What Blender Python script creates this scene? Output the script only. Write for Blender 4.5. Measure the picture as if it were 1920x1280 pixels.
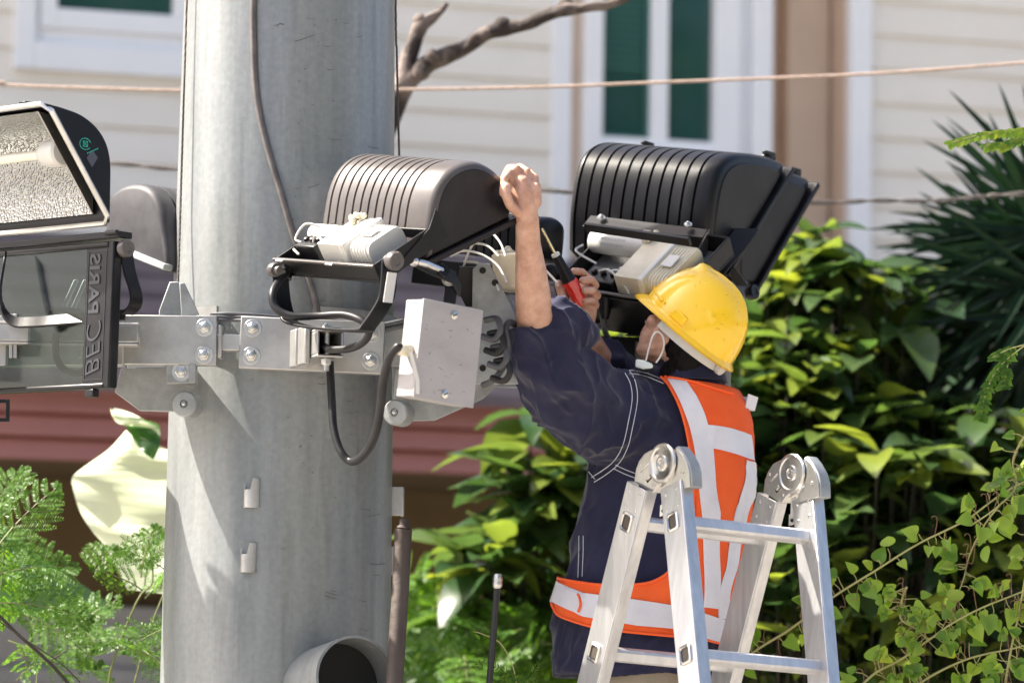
import bpy, bmesh, math, random
from mathutils import Vector, Matrix, noise
from mathutils.bvhtree import BVHTree
R = math.radians
random.seed(7)
for o in list(bpy.data.objects): bpy.data.objects.remove(o)
scene = bpy.context.scene
COL = scene.collection
# ------------------------------------------------------------------ camera
CAM = Vector((0, -9, 1.5)); PITCH = R(6.0); ROLL = R(0.85); FPX = 7200.0
cam_rot = Matrix.Rotation(math.pi/2 + PITCH, 4, 'X') @ Matrix.Rotation(ROLL, 4, 'Z')
cd = bpy.data.cameras.new('camera'); cam = bpy.data.objects.new('camera', cd); COL.objects.link(cam)
cam.matrix_world = Matrix.Translation(CAM) @ cam_rot
cd.lens = 135; cd.sensor_width = 36; cd.clip_end = 500; cd.clip_start = .1
cd.dof.use_dof = True; cd.dof.focus_distance = 8.7; cd.dof.aperture_fstop = 2.9
scene.camera = cam
# ------------------------------------------------------------------ light
SUN_AZ = R(97); SUN_EL = R(50)          # azimuth measured from the camera side towards the left
sun_dir = Vector((-math.sin(SUN_AZ)*math.cos(SUN_EL), -math.cos(SUN_AZ)*math.cos(SUN_EL), math.sin(SUN_EL)))
w = bpy.data.worlds.new('World'); scene.world = w; w.use_nodes = True
nt = w.node_tree; nt.nodes.clear()
sky = nt.nodes.new('ShaderNodeTexSky'); sky.sky_type = 'NISHITA'; sky.sun_disc = False
sky.sun_elevation = SUN_EL; sky.dust_density = 5; sky.air_density = .8; sky.ozone_density = .4; sky.sun_rotation = math.atan2(sun_dir.x, sun_dir.y)
bg = nt.nodes.new('ShaderNodeBackground'); bg.inputs[1].default_value = 0.093
wo = nt.nodes.new('ShaderNodeOutputWorld')
nt.links.new(sky.outputs[0], bg.inputs[0]); nt.links.new(bg.outputs[0], wo.inputs[0])
sd = bpy.data.lights.new('sun', 'SUN'); sd.energy = 5.0; sd.angle = R(.53); sd.color = (1, .93, .82)
so = bpy.data.objects.new('sun', sd); COL.objects.link(so)
so.rotation_euler = sun_dir.to_track_quat('Z', 'Y').to_euler()
vs = scene.view_settings; vs.view_transform = 'Standard'; vs.look = 'None'; vs.gamma = 1; vs.exposure = 1.88
scene.render.engine = 'CYCLES'
# ------------------------------------------------------------------ helpers
R3 = cam_rot.to_3x3()
def ray(px, py): return R3 @ Vector(((px-960)/FPX, -(py-640)/FPX, -1))
def at(px, py, Y=0.0):
    d = ray(px, py); return CAM + d * ((Y - CAM.y)/d.y)
def sc(Y): return FPX/(9.05+Y)          # pixels per metre at depth Y
def lerp(a, b, t): return a + (b-a)*t
def interp(tab, x):
    if x <= tab[0][0]: return tab[0][1:]
    for a, b in zip(tab, tab[1:]):
        if x <= b[0]:
            t = (x-a[0])/(b[0]-a[0]); t2 = t
            return tuple(lerp(p, q, t2) for p, q in zip(a[1:], b[1:]))
    return tab[-1][1:]
def spline(pts, n=6):
    P = [Vector(p) for p in pts]
    if len(P) < 3: return P
    out = []
    for i in range(len(P)-1):
        p0 = P[max(i-1, 0)]; p1 = P[i]; p2 = P[i+1]; p3 = P[min(i+2, len(P)-1)]
        for k in range(n):
            t = k/n
            out.append(.5*((2*p1)+(-p0+p2)*t+(2*p0-5*p1+4*p2-p3)*t*t+(-p0+3*p1-3*p2+p3)*t*t*t))
    out.append(P[-1]); return out
class Fr:
    def __init__(s, o, x, y, z): s.o, s.x, s.y, s.z = Vector(o), Vector(x).normalized(), Vector(y).normalized(), Vector(z).normalized()
    def p(s, a, b, c): return s.o + s.x*a + s.y*b + s.z*c
    def sub(s, a, b, c, x, y, z):
        v = lambda q: s.x*q[0]+s.y*q[1]+s.z*q[2]
        return Fr(s.p(a, b, c), v(x), v(y), v(z))
WF = Fr((0,0,0), (1,0,0), (0,1,0), (0,0,1))
def frame_from(o, x, zh):
    x = Vector(x).normalized(); y = Vector(zh).cross(x).normalized(); return Fr(o, x, y, x.cross(y))
def perp(d):
    d = d.normalized(); a = Vector((0,0,1)) if abs(d.z) < .9 else Vector((1,0,0))
    x = d.cross(a).normalized(); return x, d.cross(x).normalized()
class B:
    def __init__(s): s.v = []; s.f = []
    def add(s, vs, fs):
        n = len(s.v); s.v += [Vector(q) for q in vs]; s.f += [tuple(i+n for i in f) for f in fs]; return s
    def box(s, fr, xr, yr, zr):
        vs = [fr.p(a, b, c) for a in xr for b in yr for c in zr]
        return s.add(vs, [(0,1,3,2),(4,6,7,5),(0,4,5,1),(2,3,7,6),(0,2,6,4),(1,5,7,3)])
    def prism(s, fr, poly, y0, y1):                   # polygon in frame x,z pushed along y
        n = len(poly)
        vs = [fr.p(a, y0, c) for a, c in poly] + [fr.p(a, y1, c) for a, c in poly]
        return s.add(vs, [tuple(range(n)), tuple(range(2*n-1, n-1, -1))] + [(i, (i+1)%n, n+(i+1)%n, n+i) for i in range(n)])
    def rings(s, rs, closed=False, caps=True):
        n = len(rs[0]); vs = [p for r in rs for p in r]; fs = []
        m = len(rs)
        for i in range(m-1 if not closed else m):
            j = (i+1) % m
            for k in range(n): fs.append((i*n+k, i*n+(k+1)%n, j*n+(k+1)%n, j*n+k))
        if caps and not closed: fs += [tuple(range(n-1, -1, -1)), tuple(range((m-1)*n, m*n))]
        return s.add(vs, fs)
    def tube(s, pts, r, n=10, sm=0, caps=True):
        P = spline(pts, sm) if sm else [Vector(p) for p in pts]
        m = len(P)
        if not hasattr(r, '__len__'): r = [r]*m
        elif len(r) != m: r = [lerp(r[min(int(i/(m-1)*(len(r)-1)), len(r)-1)], r[min(int(i/(m-1)*(len(r)-1))+1, len(r)-1)], (i/(m-1)*(len(r)-1)) % 1) for i in range(m)]
        d0 = (P[1]-P[0]).normalized(); x, y = perp(d0); rs = []
        for i in range(m):
            d = (P[min(i+1, m-1)]-P[max(i-1, 0)])
            d = d.normalized() if d.length > 1e-9 else d0
            x = (x - d*x.dot(d)).normalized(); y = d.cross(x)
            rs.append([P[i] + (x*math.cos(2*math.pi*k/n) + y*math.sin(2*math.pi*k/n))*r[i] for k in range(n)])
        return s.rings(rs, caps=caps)
    def cyl(s, a, b, r0, r1=None, n=24): return s.tube([a, b], [r0, r0 if r1 is None else r1], n)
    def lathe(s, o, ax, prof, n=28, xr=None):         # prof: (radius, height)
        x, y = perp(Vector(ax)); a = Vector(ax).normalized()
        return s.rings([[Vector(o)+a*h+(x*math.cos(2*math.pi*k/n)+y*math.sin(2*math.pi*k/n))*max(r, 1e-5) for k in range(n)] for r, h in prof])
    def ball(s, c, r, fr=WF, n=14, sc_=(1,1,1)):
        rs = []
        for i in range(1, n):
            t = math.pi*i/n
            rs.append([fr_p(fr, c, r*sc_[0]*math.sin(t)*math.cos(2*math.pi*k/(2*n)), r*sc_[1]*math.sin(t)*math.sin(2*math.pi*k/(2*n)), -r*sc_[2]*math.cos(t)) for k in range(2*n)])
        return s.rings(rs)
    def chain(s, nodes):                              # [(point, radius)] capsule chain for voxel union
        for c, r in nodes: s.ball(c, r, n=8)
        for (a, ra), (b, rb) in zip(nodes, nodes[1:]): s.tube([a, b], [ra, rb], 16)
        return s
    def strap(s, pts, wv, th):                        # flat bar swept along pts; wv = half width vector
        P = [Vector(p) for p in pts]; rs = []; wv = Vector(wv)
        for i, p in enumerate(P):
            d = (P[min(i+1, len(P)-1)]-P[max(i-1, 0)]).normalized(); t = d.cross(wv).normalized()*th/2
            rs.append([p-wv-t, p+wv-t, p+wv+t, p-wv+t])
        return s.rings(rs)
def fr_p(fr, c, a, b, d): return Vector(c) + fr.x*a + fr.y*b + fr.z*d
ORG = {}
def finish(me, smooth=35):
    bm = bmesh.new(); bm.from_mesh(me); bmesh.ops.recalc_face_normals(bm, faces=bm.faces); bm.to_mesh(me); bm.free()
    if smooth:
        me.polygons.foreach_set('use_smooth', [True]*len(me.polygons)); me.set_sharp_from_angle(angle=R(smooth))
def obj(name, b, mat, parent=None, bevel=0, smooth=35, seg=2, recalc=True):
    """one mesh object; vertices are given in world space and stored relative to the parent thing's origin"""
    me = bpy.data.meshes.new(name)
    org = ORG.get(parent.name, Vector((0,0,0))) if parent else sum(b.v, Vector((0,0,0)))/max(len(b.v), 1)
    me.from_pydata([tuple(q-org) for q in b.v], [], b.f); me.update()
    if recalc: finish(me, smooth)
    elif smooth: me.polygons.foreach_set('use_smooth', [True]*len(me.polygons))
    me.materials.append(mat)
    o = bpy.data.objects.new(name, me); COL.objects.link(o)
    if parent: o.parent = parent; ORG[o.name] = org
    else: o.location = org; ORG[o.name] = org
    if bevel:
        m = o.modifiers.new('bevel', 'BEVEL'); m.width = bevel; m.segments = seg; m.limit_method = 'ANGLE'; m.angle_limit = R(40)
    return o
def tag(o, label, cat, group=None, kind=None):
    if label: o['label'] = label
    if cat: o['category'] = cat
    if group: o['group'] = group
    if kind: o['kind'] = kind
    return o
def struct(o, label=None): o['kind'] = 'structure'; return o
def thing(name, label, cat, loc, group=None):
    o = bpy.data.objects.new(name, None); COL.objects.link(o); o.location = Vector(loc); o.empty_display_size = .1
    ORG[o.name] = Vector(loc); return tag(o, label, cat, group)
def remesh(b, voxel, smooth=2, fac=.5):
    me = bpy.data.meshes.new('t'); me.from_pydata([tuple(q) for q in b.v], [], b.f); me.update(); finish(me, 0)
    o = bpy.data.objects.new('t', me); COL.objects.link(o)
    m = o.modifiers.new('r', 'REMESH'); m.mode = 'VOXEL'; m.voxel_size = voxel
    if smooth: s_ = o.modifiers.new('s', 'SMOOTH'); s_.iterations = smooth; s_.factor = fac
    dg = bpy.context.evaluated_depsgraph_get(); ev = o.evaluated_get(dg); m2 = bpy.data.meshes.new_from_object(ev)
    bpy.data.objects.remove(o)
    out = B(); out.v = [Vector(q.co) for q in m2.vertices]; out.f = [tuple(p.vertices) for p in m2.polygons]
    out.n = [Vector(q.normal) for q in m2.vertices]
    return out
# ------------------------------------------------------------------ materials
def mat(name, col, rough=.6, metal=0, noise_=None, bump=None, spec=None, col2=None, translucent=None, coat=0, coord='Object', var=None):
    m = bpy.data.materials.new(name); m.use_nodes = True; t = m.node_tree; p = t.nodes['Principled BSDF']
    p.inputs['Base Color'].default_value = (*col, 1); p.inputs['Roughness'].default_value = rough; p.inputs['Metallic'].default_value = metal
    if spec is not None: p.inputs['Specular IOR Level'].default_value = spec
    if coat: p.inputs['Coat Weight'].default_value = coat; p.inputs['Coat Roughness'].default_value = .08
    tc = t.nodes.new('ShaderNodeTexCoord')
    colour = None
    if noise_:                                   # (scale, detail, stretch xyz, lo, hi)
        mp = t.nodes.new('ShaderNodeMapping'); mp.inputs['Scale'].default_value = noise_[2]
        n = t.nodes.new('ShaderNodeTexNoise'); n.inputs['Scale'].default_value = noise_[0]; n.inputs['Detail'].default_value = noise_[1]; n.inputs['Roughness'].default_value = .65
        r = t.nodes.new('ShaderNodeValToRGB'); r.color_ramp.elements[0].position = noise_[3]; r.color_ramp.elements[1].position = noise_[4]
        r.color_ramp.elements[0].color = (*col, 1); r.color_ramp.elements[1].color = (*col2, 1)
        t.links.new(tc.outputs[coord], mp.inputs[0]); t.links.new(mp.outputs[0], n.inputs['Vector']); t.links.new(n.outputs['Fac'], r.inputs[0])
        t.links.new(r.outputs[0], p.inputs['Base Color']); colour = r.outputs[0]
    if var:                                      # per-leaf variation (random per island)
        g = t.nodes.new('ShaderNodeNewGeometry'); r = t.nodes.new('ShaderNodeValToRGB')
        cr = r.color_ramp; cr.elements[0].color = (*var[0], 1); cr.elements[1].color = (*var[-1], 1)
        for i, c in enumerate(var[1:-1]): e = cr.elements.new((i+1)/(len(var)-1)); e.color = (*c, 1)
        t.links.new(g.outputs['Random Per Island'], r.inputs[0]); t.links.new(r.outputs[0], p.inputs['Base Color']); colour = r.outputs[0]
    if bump:                                     # (scale, strength, distance, stretch)
        mp = t.nodes.new('ShaderNodeMapping'); mp.inputs['Scale'].default_value = bump[3] if len(bump) > 3 else (1,1,1)
        n = t.nodes.new('ShaderNodeTexNoise'); n.inputs['Scale'].default_value = bump[0]; n.inputs['Detail'].default_value = bump[4] if len(bump) > 4 else 4
        bp = t.nodes.new('ShaderNodeBump'); bp.inputs['Strength'].default_value = bump[1]; bp.inputs['Distance'].default_value = bump[2]
        t.links.new(tc.outputs[coord], mp.inputs[0]); t.links.new(mp.outputs[0], n.inputs['Vector']); t.links.new(n.outputs['Fac'], bp.inputs['Height']); t.links.new(bp.outputs[0], p.inputs['Normal'])
    if translucent:
        tr = t.nodes.new('ShaderNodeBsdfTranslucent'); mx = t.nodes.new('ShaderNodeMixShader'); mx.inputs[0].default_value = translucent[1]
        if colour is not None:
            mm = t.nodes.new('ShaderNodeMix'); mm.data_type = 'RGBA'; mm.blend_type = 'MULTIPLY'; mm.inputs['Factor'].default_value = 1
            t.links.new(colour, mm.inputs['A']); mm.inputs['B'].default_value = (*translucent[0], 1); t.links.new(mm.outputs['Result'], tr.inputs[0])
        else: tr.inputs[0].default_value = (*translucent[0], 1)
        t.links.new(p.outputs[0], mx.inputs[1]); t.links.new(tr.outputs[0], mx.inputs[2])
        t.links.new(mx.outputs[0], t.nodes['Material Output'].inputs[0])
    return m
M = {}
def pole_mat():
    m = mat('galvanised_pole', (.195,.212,.218), .40, .38, (4, 8, (2.2,2.2,.18), .33, .68), (60, .18, .002), col2=(.315,.328,.328))
    t = m.node_tree; p = t.nodes['Principled BSDF']; tc = [n for n in t.nodes if n.type == 'TEX_COORD'][0]
    base = p.inputs['Base Color'].links[0].from_socket
    n = t.nodes.new('ShaderNodeTexNoise'); n.inputs['Scale'].default_value = 75; n.inputs['Detail'].default_value = 3
    r = t.nodes.new('ShaderNodeValToRGB'); r.color_ramp.elements[0].position = .35; r.color_ramp.elements[1].position = .7
    r.color_ramp.elements[0].color = (.90,.90,.90,1); r.color_ramp.elements[1].color = (1.04,1.04,1.04,1)
    # thin dark drip marks
    mp = t.nodes.new('ShaderNodeMapping'); mp.inputs['Scale'].default_value = (14,14,1.2)
    n2 = t.nodes.new('ShaderNodeTexNoise'); n2.inputs['Scale'].default_value = 2.2; n2.inputs['Detail'].default_value = 6
    r2 = t.nodes.new('ShaderNodeValToRGB'); r2.color_ramp.elements[0].position = .30; r2.color_ramp.elements[1].position = .44
    r2.color_ramp.elements[0].color = (.84,.83,.82,1); r2.color_ramp.elements[1].color = (1,1,1,1)
    # small dark scuffs
    mp3 = t.nodes.new('ShaderNodeMapping'); mp3.inputs['Scale'].default_value = (5,5,16)
    n3 = t.nodes.new('ShaderNodeTexNoise'); n3.inputs['Scale'].default_value = 2.0; n3.inputs['Detail'].default_value = 8; n3.inputs['Roughness'].default_value = .75
    r3 = t.nodes.new('ShaderNodeValToRGB'); r3.color_ramp.elements[0].position = .66; r3.color_ramp.elements[1].position = .74
    r3.color_ramp.elements[0].color = (1,1,1,1); r3.color_ramp.elements[1].color = (.55,.55,.56,1)
    t.links.new(tc.outputs['Object'], n.inputs['Vector']); t.links.new(n.outputs['Fac'], r.inputs[0])
    t.links.new(tc.outputs['Object'], mp.inputs[0]); t.links.new(mp.outputs[0], n2.inputs['Vector']); t.links.new(n2.outputs['Fac'], r2.inputs[0])
    t.links.new(tc.outputs['Object'], mp3.inputs[0]); t.links.new(mp3.outputs[0], n3.inputs['Vector']); t.links.new(n3.outputs['Fac'], r3.inputs[0])
    cur = base
    for q in (r, r2, r3):
        mm = t.nodes.new('ShaderNodeMix'); mm.data_type = 'RGBA'; mm.blend_type = 'MULTIPLY'; mm.inputs['Factor'].default_value = 1
        t.links.new(cur, mm.inputs['A']); t.links.new(q.outputs[0], mm.inputs['B']); cur = mm.outputs['Result']
    t.links.new(cur, p.inputs['Base Color']); return m
M['pole'] = pole_mat()
M['galv'] = mat('galvanised_plate', (.36,.355,.35), .38, .7, (9, 6, (1,1,1), .35, .7), (90, .2, .001), col2=(.55,.545,.53))
M['galv_dull'] = mat('dull_zinc', (.26,.27,.27), .55, .5, (14, 6, (1,1,1), .35, .7), (90, .25, .001), col2=(.42,.44,.45))
M['black'] = mat('black_powder_coat', (.006,.006,.008), .34, 0, (6, 5, (1,1,1), .45, .8), (240, .25, .0006), col2=(.020,.019,.021), spec=.26)
M['brown_black'] = mat('dusty_dark_casting', (.058,.050,.049), .34, 0, (5, 5, (1,1,1), .35, .75), (240, .25, .0006), col2=(.105,.095,.092))
M['cap'] = mat('dark_end_casting', (.012,.010,.012), .42, 0, (5, 5, (1,1,1), .45, .8), (240, .25, .0006), col2=(.028,.025,.026), spec=.25)
M['grey_cast'] = mat('mottled_grey_casting', (.028,.027,.032), .55, 0, (9, 5, (1,1,1), .35, .7), (200, .3, .0006), col2=(.06,.058,.064), spec=.3)  # mottled grey, a little lighter than the black coat
M['tray'] = mat('tray_black', (.008,.008,.009), .42, 0, (12, 4, (1,1,1), .4, .8), col2=(.018,.017,.017), spec=.25)
M['rubber'] = mat('cable_rubber', (.012,.012,.014), .4, 0, (18, 4, (1,1,1), .35, .75), col2=(.028,.026,.027), spec=.3)
M['grey_rubber'] = mat('grey_cable', (.05,.053,.06), .5, 0, (25, 3, (1,1,1), .4, .7), col2=(.09,.09,.10))
M['white_plastic'] = mat('white_plastic', (.62,.61,.58), .38, 0, (10, 4, (1,1,1), .3, .8), col2=(.52,.51,.47))
M['cream'] = mat('cream_plastic', (.68,.62,.48), .42, 0, (14, 4, (1,1,1), .35, .75), col2=(.50,.44,.33))
M['box'] = mat('grey_painted_box', (.34,.32,.32), .5, .25, (7, 8, (1,1,2), .3, .75), (80, .12, .001), col2=(.43,.405,.405))
M['alu'] = mat('brushed_aluminium', (.50,.50,.51), .36, .85, (8, 6, (6,6,.7), .35, .7), (40, .12, .001, (9,9,.6)), col2=(.66,.66,.66))
M['alu_side'] = mat('aluminium_satin', (.56,.56,.58), .38, .75, (10, 5, (3,3,.6), .35, .7), col2=(.70,.70,.70))
M['steel'] = mat('pressed_steel', (.52,.51,.49), .28, .95, (14, 4, (1,1,1), .35, .7), col2=(.70,.69,.67))
M['reflector'] = mat('hammered_reflector', (.50,.50,.47), .24, 1, None, (95, 1.0, .008))
_m = M['reflector']; _t = _m.node_tree; _v = _t.nodes.new('ShaderNodeTexVoronoi'); _v.inputs['Scale'].default_value = 150; _b = _t.nodes.new('ShaderNodeBump'); _b.inputs['Strength'].default_value = 1; _b.inputs['Distance'].default_value = .0028
_t.links.new([n for n in _t.nodes if n.type == 'TEX_COORD'][0].outputs['Object'], _v.inputs['Vector']); _t.links.new(_v.outputs['Distance'], _b.inputs['Height']); _t.links.new(_b.outputs[0], _t.nodes['Principled BSDF'].inputs['Normal']); _t.nodes['Principled BSDF'].inputs['Base Color'].default_value = (.40,.40,.38,1)
M['glass_lamp'] = mat('lamp_glass', (.75,.72,.6), .1)
M['skin'] = mat('skin', (.43,.225,.150), .42, 0, (30, 6, (1,1,1), .35, .7), (110, .6, .002), col2=(.62,.375,.28))
M['skin'].node_tree.nodes['Principled BSDF'].inputs['Subsurface Weight'].default_value = .05
M['skin'].node_tree.nodes['Principled BSDF'].inputs['Subsurface Radius'].default_value = (.012,.005,.003)
M['navy'] = mat('navy_cotton', (.011,.012,.034), .85, 0, (5, 6, (1,1,1), .3, .75), (10, .8, .04, (1,1.5,.7), 1.0), spec=.2, col2=(.030,.030,.068))
M['navy'].node_tree.nodes['Principled BSDF'].inputs['Sheen Weight'].default_value = .14
M['thread'] = mat('white_thread', (.62,.64,.70), .8)
def orange_mat():
    m = mat('orange_mesh_fabric', (.82,.10,.018), .75, 0, (6, 4, (1,1,1), .3, .75), spec=.3, col2=(.95,.15,.03))
    t = m.node_tree; p = t.nodes['Principled BSDF']; tc = [n for n in t.nodes if n.type == 'TEX_COORD'][0]
    wv = t.nodes.new('ShaderNodeTexVoronoi'); wv.inputs['Scale'].default_value = 420
    bp = t.nodes.new('ShaderNodeBump'); bp.inputs['Strength'].default_value = .6; bp.inputs['Distance'].default_value = .001
    t.links.new(tc.outputs['Object'], wv.inputs['Vector']); t.links.new(wv.outputs['Distance'], bp.inputs['Height']); t.links.new(bp.outputs[0], p.inputs['Normal'])
    return m
M['orange'] = orange_mat()
M['orange_trim'] = mat('orange_binding', (.95,.12,.015), .6)
M['band'] = mat('reflective_tape', (.74,.73,.77), .42, 0, (12, 5, (1,1,1), .3, .8), (70, .25, .002), col2=(.62,.60,.64))
M['helmet'] = mat('yellow_helmet', (.95,.56,.010), .26, 0, (4, 7, (1,1,1), .25, .62), None, col2=(.98,.63,.02), coat=.35)
M['hair'] = mat('black_hair', (.005,.004,.004), .6, 0, None, (260, .8, .002), spec=.15)
M['mask'] = mat('white_face_mask', (.70,.76,.74), .8, 0, None, (90, .4, .002))
M['khaki'] = mat('khaki_trousers', (.26,.22,.16), .85, 0, None, (300, .3, .001))
M['boot'] = mat('boot_leather', (.03,.022,.018), .5)
M['red_clear'] = mat('red_handle', (.85,.02,.012), .12, 0, coat=.5)
M['red_clear'].node_tree.nodes['Principled BSDF'].inputs['Transmission Weight'].default_value = .35
M['gold'] = mat('screwdriver_shaft', (.80,.68,.38), .22, 1)
M['siding'] = mat('cream_siding', (.84,.80,.73), .6, 0, (3, 4, (1,1,1), .3, .8), (30, .1, .002), col2=(.78,.74,.67))
M['trim'] = mat('white_trim', (.86,.87,.89), .5, 0, (4, 5, (1,1,1), .3, .8), col2=(.80,.82,.85))
M['tan'] = mat('tan_render', (.76,.60,.47), .85, 0, (4, 4, (1,1,1), .3, .7), (60, .3, .003), col2=(.68,.53,.41))
M['fascia'] = mat('red_fascia', (.40,.175,.155), .55, 0, (3, 4, (.4,1,1), .3, .7), col2=(.34,.145,.13))
M['roof'] = mat('mauve_roof', (.10,.078,.088), .7, 0, (9, 5, (1,1,1), .3, .7), (20, .5, .01), col2=(.145,.115,.125))
M['brown'] = mat('brown_wall', (.14,.09,.035), .8, 0, (3, 4, (1,1,1), .3, .7), col2=(.10,.065,.026))
M['grey_wall'] = mat('grey_wall', (.36,.36,.37), .8, 0, (3, 4, (1,1,1), .3, .7), col2=(.29,.29,.30))
M['pane'] = mat('window_glass', (.022,.074,.066), .06, 0, spec=.8)
M['blind'] = mat('blind_slats', (.045,.15,.125), .3)
M['bark'] = mat('dead_bark', (.022,.014,.012), .85, 0, (7, 6, (1,1,1), .46, .64), (40, .8, .01), col2=(.17,.135,.12))
M['wire_beige'] = mat('weathered_wire', (.48,.37,.31), .6, 0, (60, 3, (1,1,1), .3, .7), (200, .6, .002), col2=(.30,.22,.18))
M['wire_grey'] = mat('grey_wire', (.12,.105,.10), .6, .3)
M['rope'] = mat('wire_rope', (.10,.09,.08), .5, .6, None, (500, 1, .002))
M['rust'] = mat('rusty_pipe', (.05,.036,.030), .65, .25, (7, 7, (1,1,.6), .35, .7), (60, .6, .003), col2=(.105,.085,.074))
M['dark_hole'] = mat('hole_shade', (.01,.01,.01), .8)  # near-black fill standing in for the shade in openings
M['rod'] = mat('black_rod', (.012,.012,.013), .35)
M['ground'] = mat('concrete_ground', (.30,.28,.25), .85, 0, (1.5, 6, (1,1,1), .3, .7), (20, .3, .01), col2=(.22,.20,.18))
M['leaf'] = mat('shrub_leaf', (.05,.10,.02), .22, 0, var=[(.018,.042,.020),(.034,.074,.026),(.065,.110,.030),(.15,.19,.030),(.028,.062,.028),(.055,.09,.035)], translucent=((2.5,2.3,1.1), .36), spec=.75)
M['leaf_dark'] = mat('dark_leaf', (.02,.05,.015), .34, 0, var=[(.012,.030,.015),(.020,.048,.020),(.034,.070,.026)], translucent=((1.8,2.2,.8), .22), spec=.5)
M['fern'] = mat('feathery_leaf', (.1,.2,.03), .45, 0, var=[(.035,.09,.014),(.06,.14,.02),(.11,.21,.03),(.05,.11,.02)], translucent=((2.0,2.0,.6), .42), spec=.25)
M['vine'] = mat('vine_leaf', (.12,.2,.05), .42, 0, var=[(.08,.17,.03),(.15,.26,.045),(.26,.37,.07),(.11,.21,.04),(.36,.42,.06)], translucent=((2.0,2.0,.5), .45), spec=.4)
M['vine_stem'] = mat('vine_stem', (.34,.33,.12), .6)
M['fern_stem'] = mat('fern_stem', (.13,.15,.045), .6)
M['vine_brown'] = mat('vine_tendril', (.20,.11,.05), .6)
M['banana'] = mat('banana_leaf_sunlit', (.52,.56,.40), .45, 0, (3, 3, (1,1,1), .35, .7), (30, .2, .004, (1,1,8)), col2=(.64,.68,.54), translucent=((1.45,1.45,1.35), .48))  # part of the backlit glow is put into this pale base colour
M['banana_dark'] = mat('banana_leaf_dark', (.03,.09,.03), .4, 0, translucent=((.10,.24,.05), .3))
M['palm'] = mat('palm_leaflet', (.02,.05,.02), .35, 0, var=[(.004,.011,.007),(.007,.020,.010),(.014,.034,.015)], translucent=((1.4,2.2,.9), .10), spec=.12)
M['stem'] = mat('woody_stem', (.028,.022,.015), .8)
M['tag'] = mat('paper_label', (.62,.61,.58), .6)
M['logo'] = mat('teal_print', (.03,.42,.33), .5)
M['bluegrey'] = mat('bluegrey_sticker', (.06,.065,.09), .5)
M['text'] = mat('moulded_letters', (.030,.032,.040), .35)
def glass_mat(name, tint=(.86,.92,.90), refl=.10):
    m = bpy.data.materials.new(name); m.use_nodes = True; t = m.node_tree; t.nodes.remove(t.nodes['Principled BSDF'])
    tr = t.nodes.new('ShaderNodeBsdfTransparent'); tr.inputs[0].default_value = (*tint, 1)
    gl = t.nodes.new('ShaderNodeBsdfGlossy'); gl.inputs['Roughness'].default_value = .05
    df = t.nodes.new('ShaderNodeBsdfDiffuse'); df.inputs[0].default_value = (.6,.65,.65,1)
    lw = t.nodes.new('ShaderNodeLayerWeight'); lw.inputs[0].default_value = .12
    ma = t.nodes.new('ShaderNodeMath'); ma.operation = 'ADD'; ma.inputs[1].default_value = refl
    m1 = t.nodes.new('ShaderNodeMixShader'); m2 = t.nodes.new('ShaderNodeMixShader'); m2.inputs[0].default_value = .01
    t.links.new(lw.outputs['Fresnel'], ma.inputs[0]); t.links.new(ma.outputs[0], m1.inputs[0]); t.links.new(tr.outputs[0], m1.inputs[1]); t.links.new(gl.outputs[0], m1.inputs[2])
    t.links.new(m1.outputs[0], m2.inputs[1]); t.links.new(df.outputs[0], m2.inputs[2]); t.links.new(m2.outputs[0], t.nodes['Material Output'].inputs[0])
    return m
M['glass'] = glass_mat('door_glass', (.56,.62,.60), .03)
# ================================================================== GROUND
g = B().box(WF, (-60, 60), (-60, 60), (-.3, 0)); struct(obj('ground', g, M['ground'], smooth=0))
# ================================================================== HOUSE
YAW = R(16); OW = Vector((0, 7, 0)); WD = Vector((math.cos(YAW), math.sin(YAW), 0)); WN = Vector((math.sin(YAW), -math.cos(YAW), 0))
HF = Fr(OW, WD, WN, (0,0,1))            # x along the wall, y out of the wall, z up
def wl(px, py, off=0):
    d = ray(px, py); o = OW + WN*off; t = (o-CAM).dot(WN)/d.dot(WN); p = CAM + d*t - OW; return p.dot(WD), p.z
def ws(px, py=200): return wl(px, py)[0]
house = thing('house', 'cream clapboard house with white window frames above a red eave', 'house', OW)
zb = wl(960, 482)[1]; ztop = 7.5
def siding(x0, x1, z0, z1, off=0):
    b = B(); n = int((z1-z0)/.15)+1
    for i in range(n):
        z = z0 + i*.15
        b.prism(Fr(HF.p(0, off, 0), HF.y, HF.x, HF.z), [(-.03, z), (.022, z+.001), (.024, z+.02), (.006, z+.149), (-.03, z+.149)], x0, x1)
    return b
s745, s1030, s1066, s1084, s1437 = ws(745), ws(1030), ws(1066), ws(1084), ws(1437)
s1588, s1628 = ws(1588), ws(1628)
w0, w1 = ws(22, 130), ws(560, 130); zs = wl(22, 132)[1]
zoff = zb - .15*8
obj('siding', siding(-9, w0, zb, ztop), M['siding'], house)
obj('siding', siding(w0, w1, zb, zs-.02), M['siding'], house)
obj('siding', siding(w1, s1030, zb, ztop), M['siding'], house)
obj('siding', siding(s1628, 9, zb, ztop), M['siding'], house)
obj('wall', B().box(HF, (-9, s1437), (-.3, -.04), (zb-.4, ztop)).box(HF, (s1628-.02, 9), (-.3, -.04), (zb-.4, ztop)), M['siding'], house)
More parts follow.
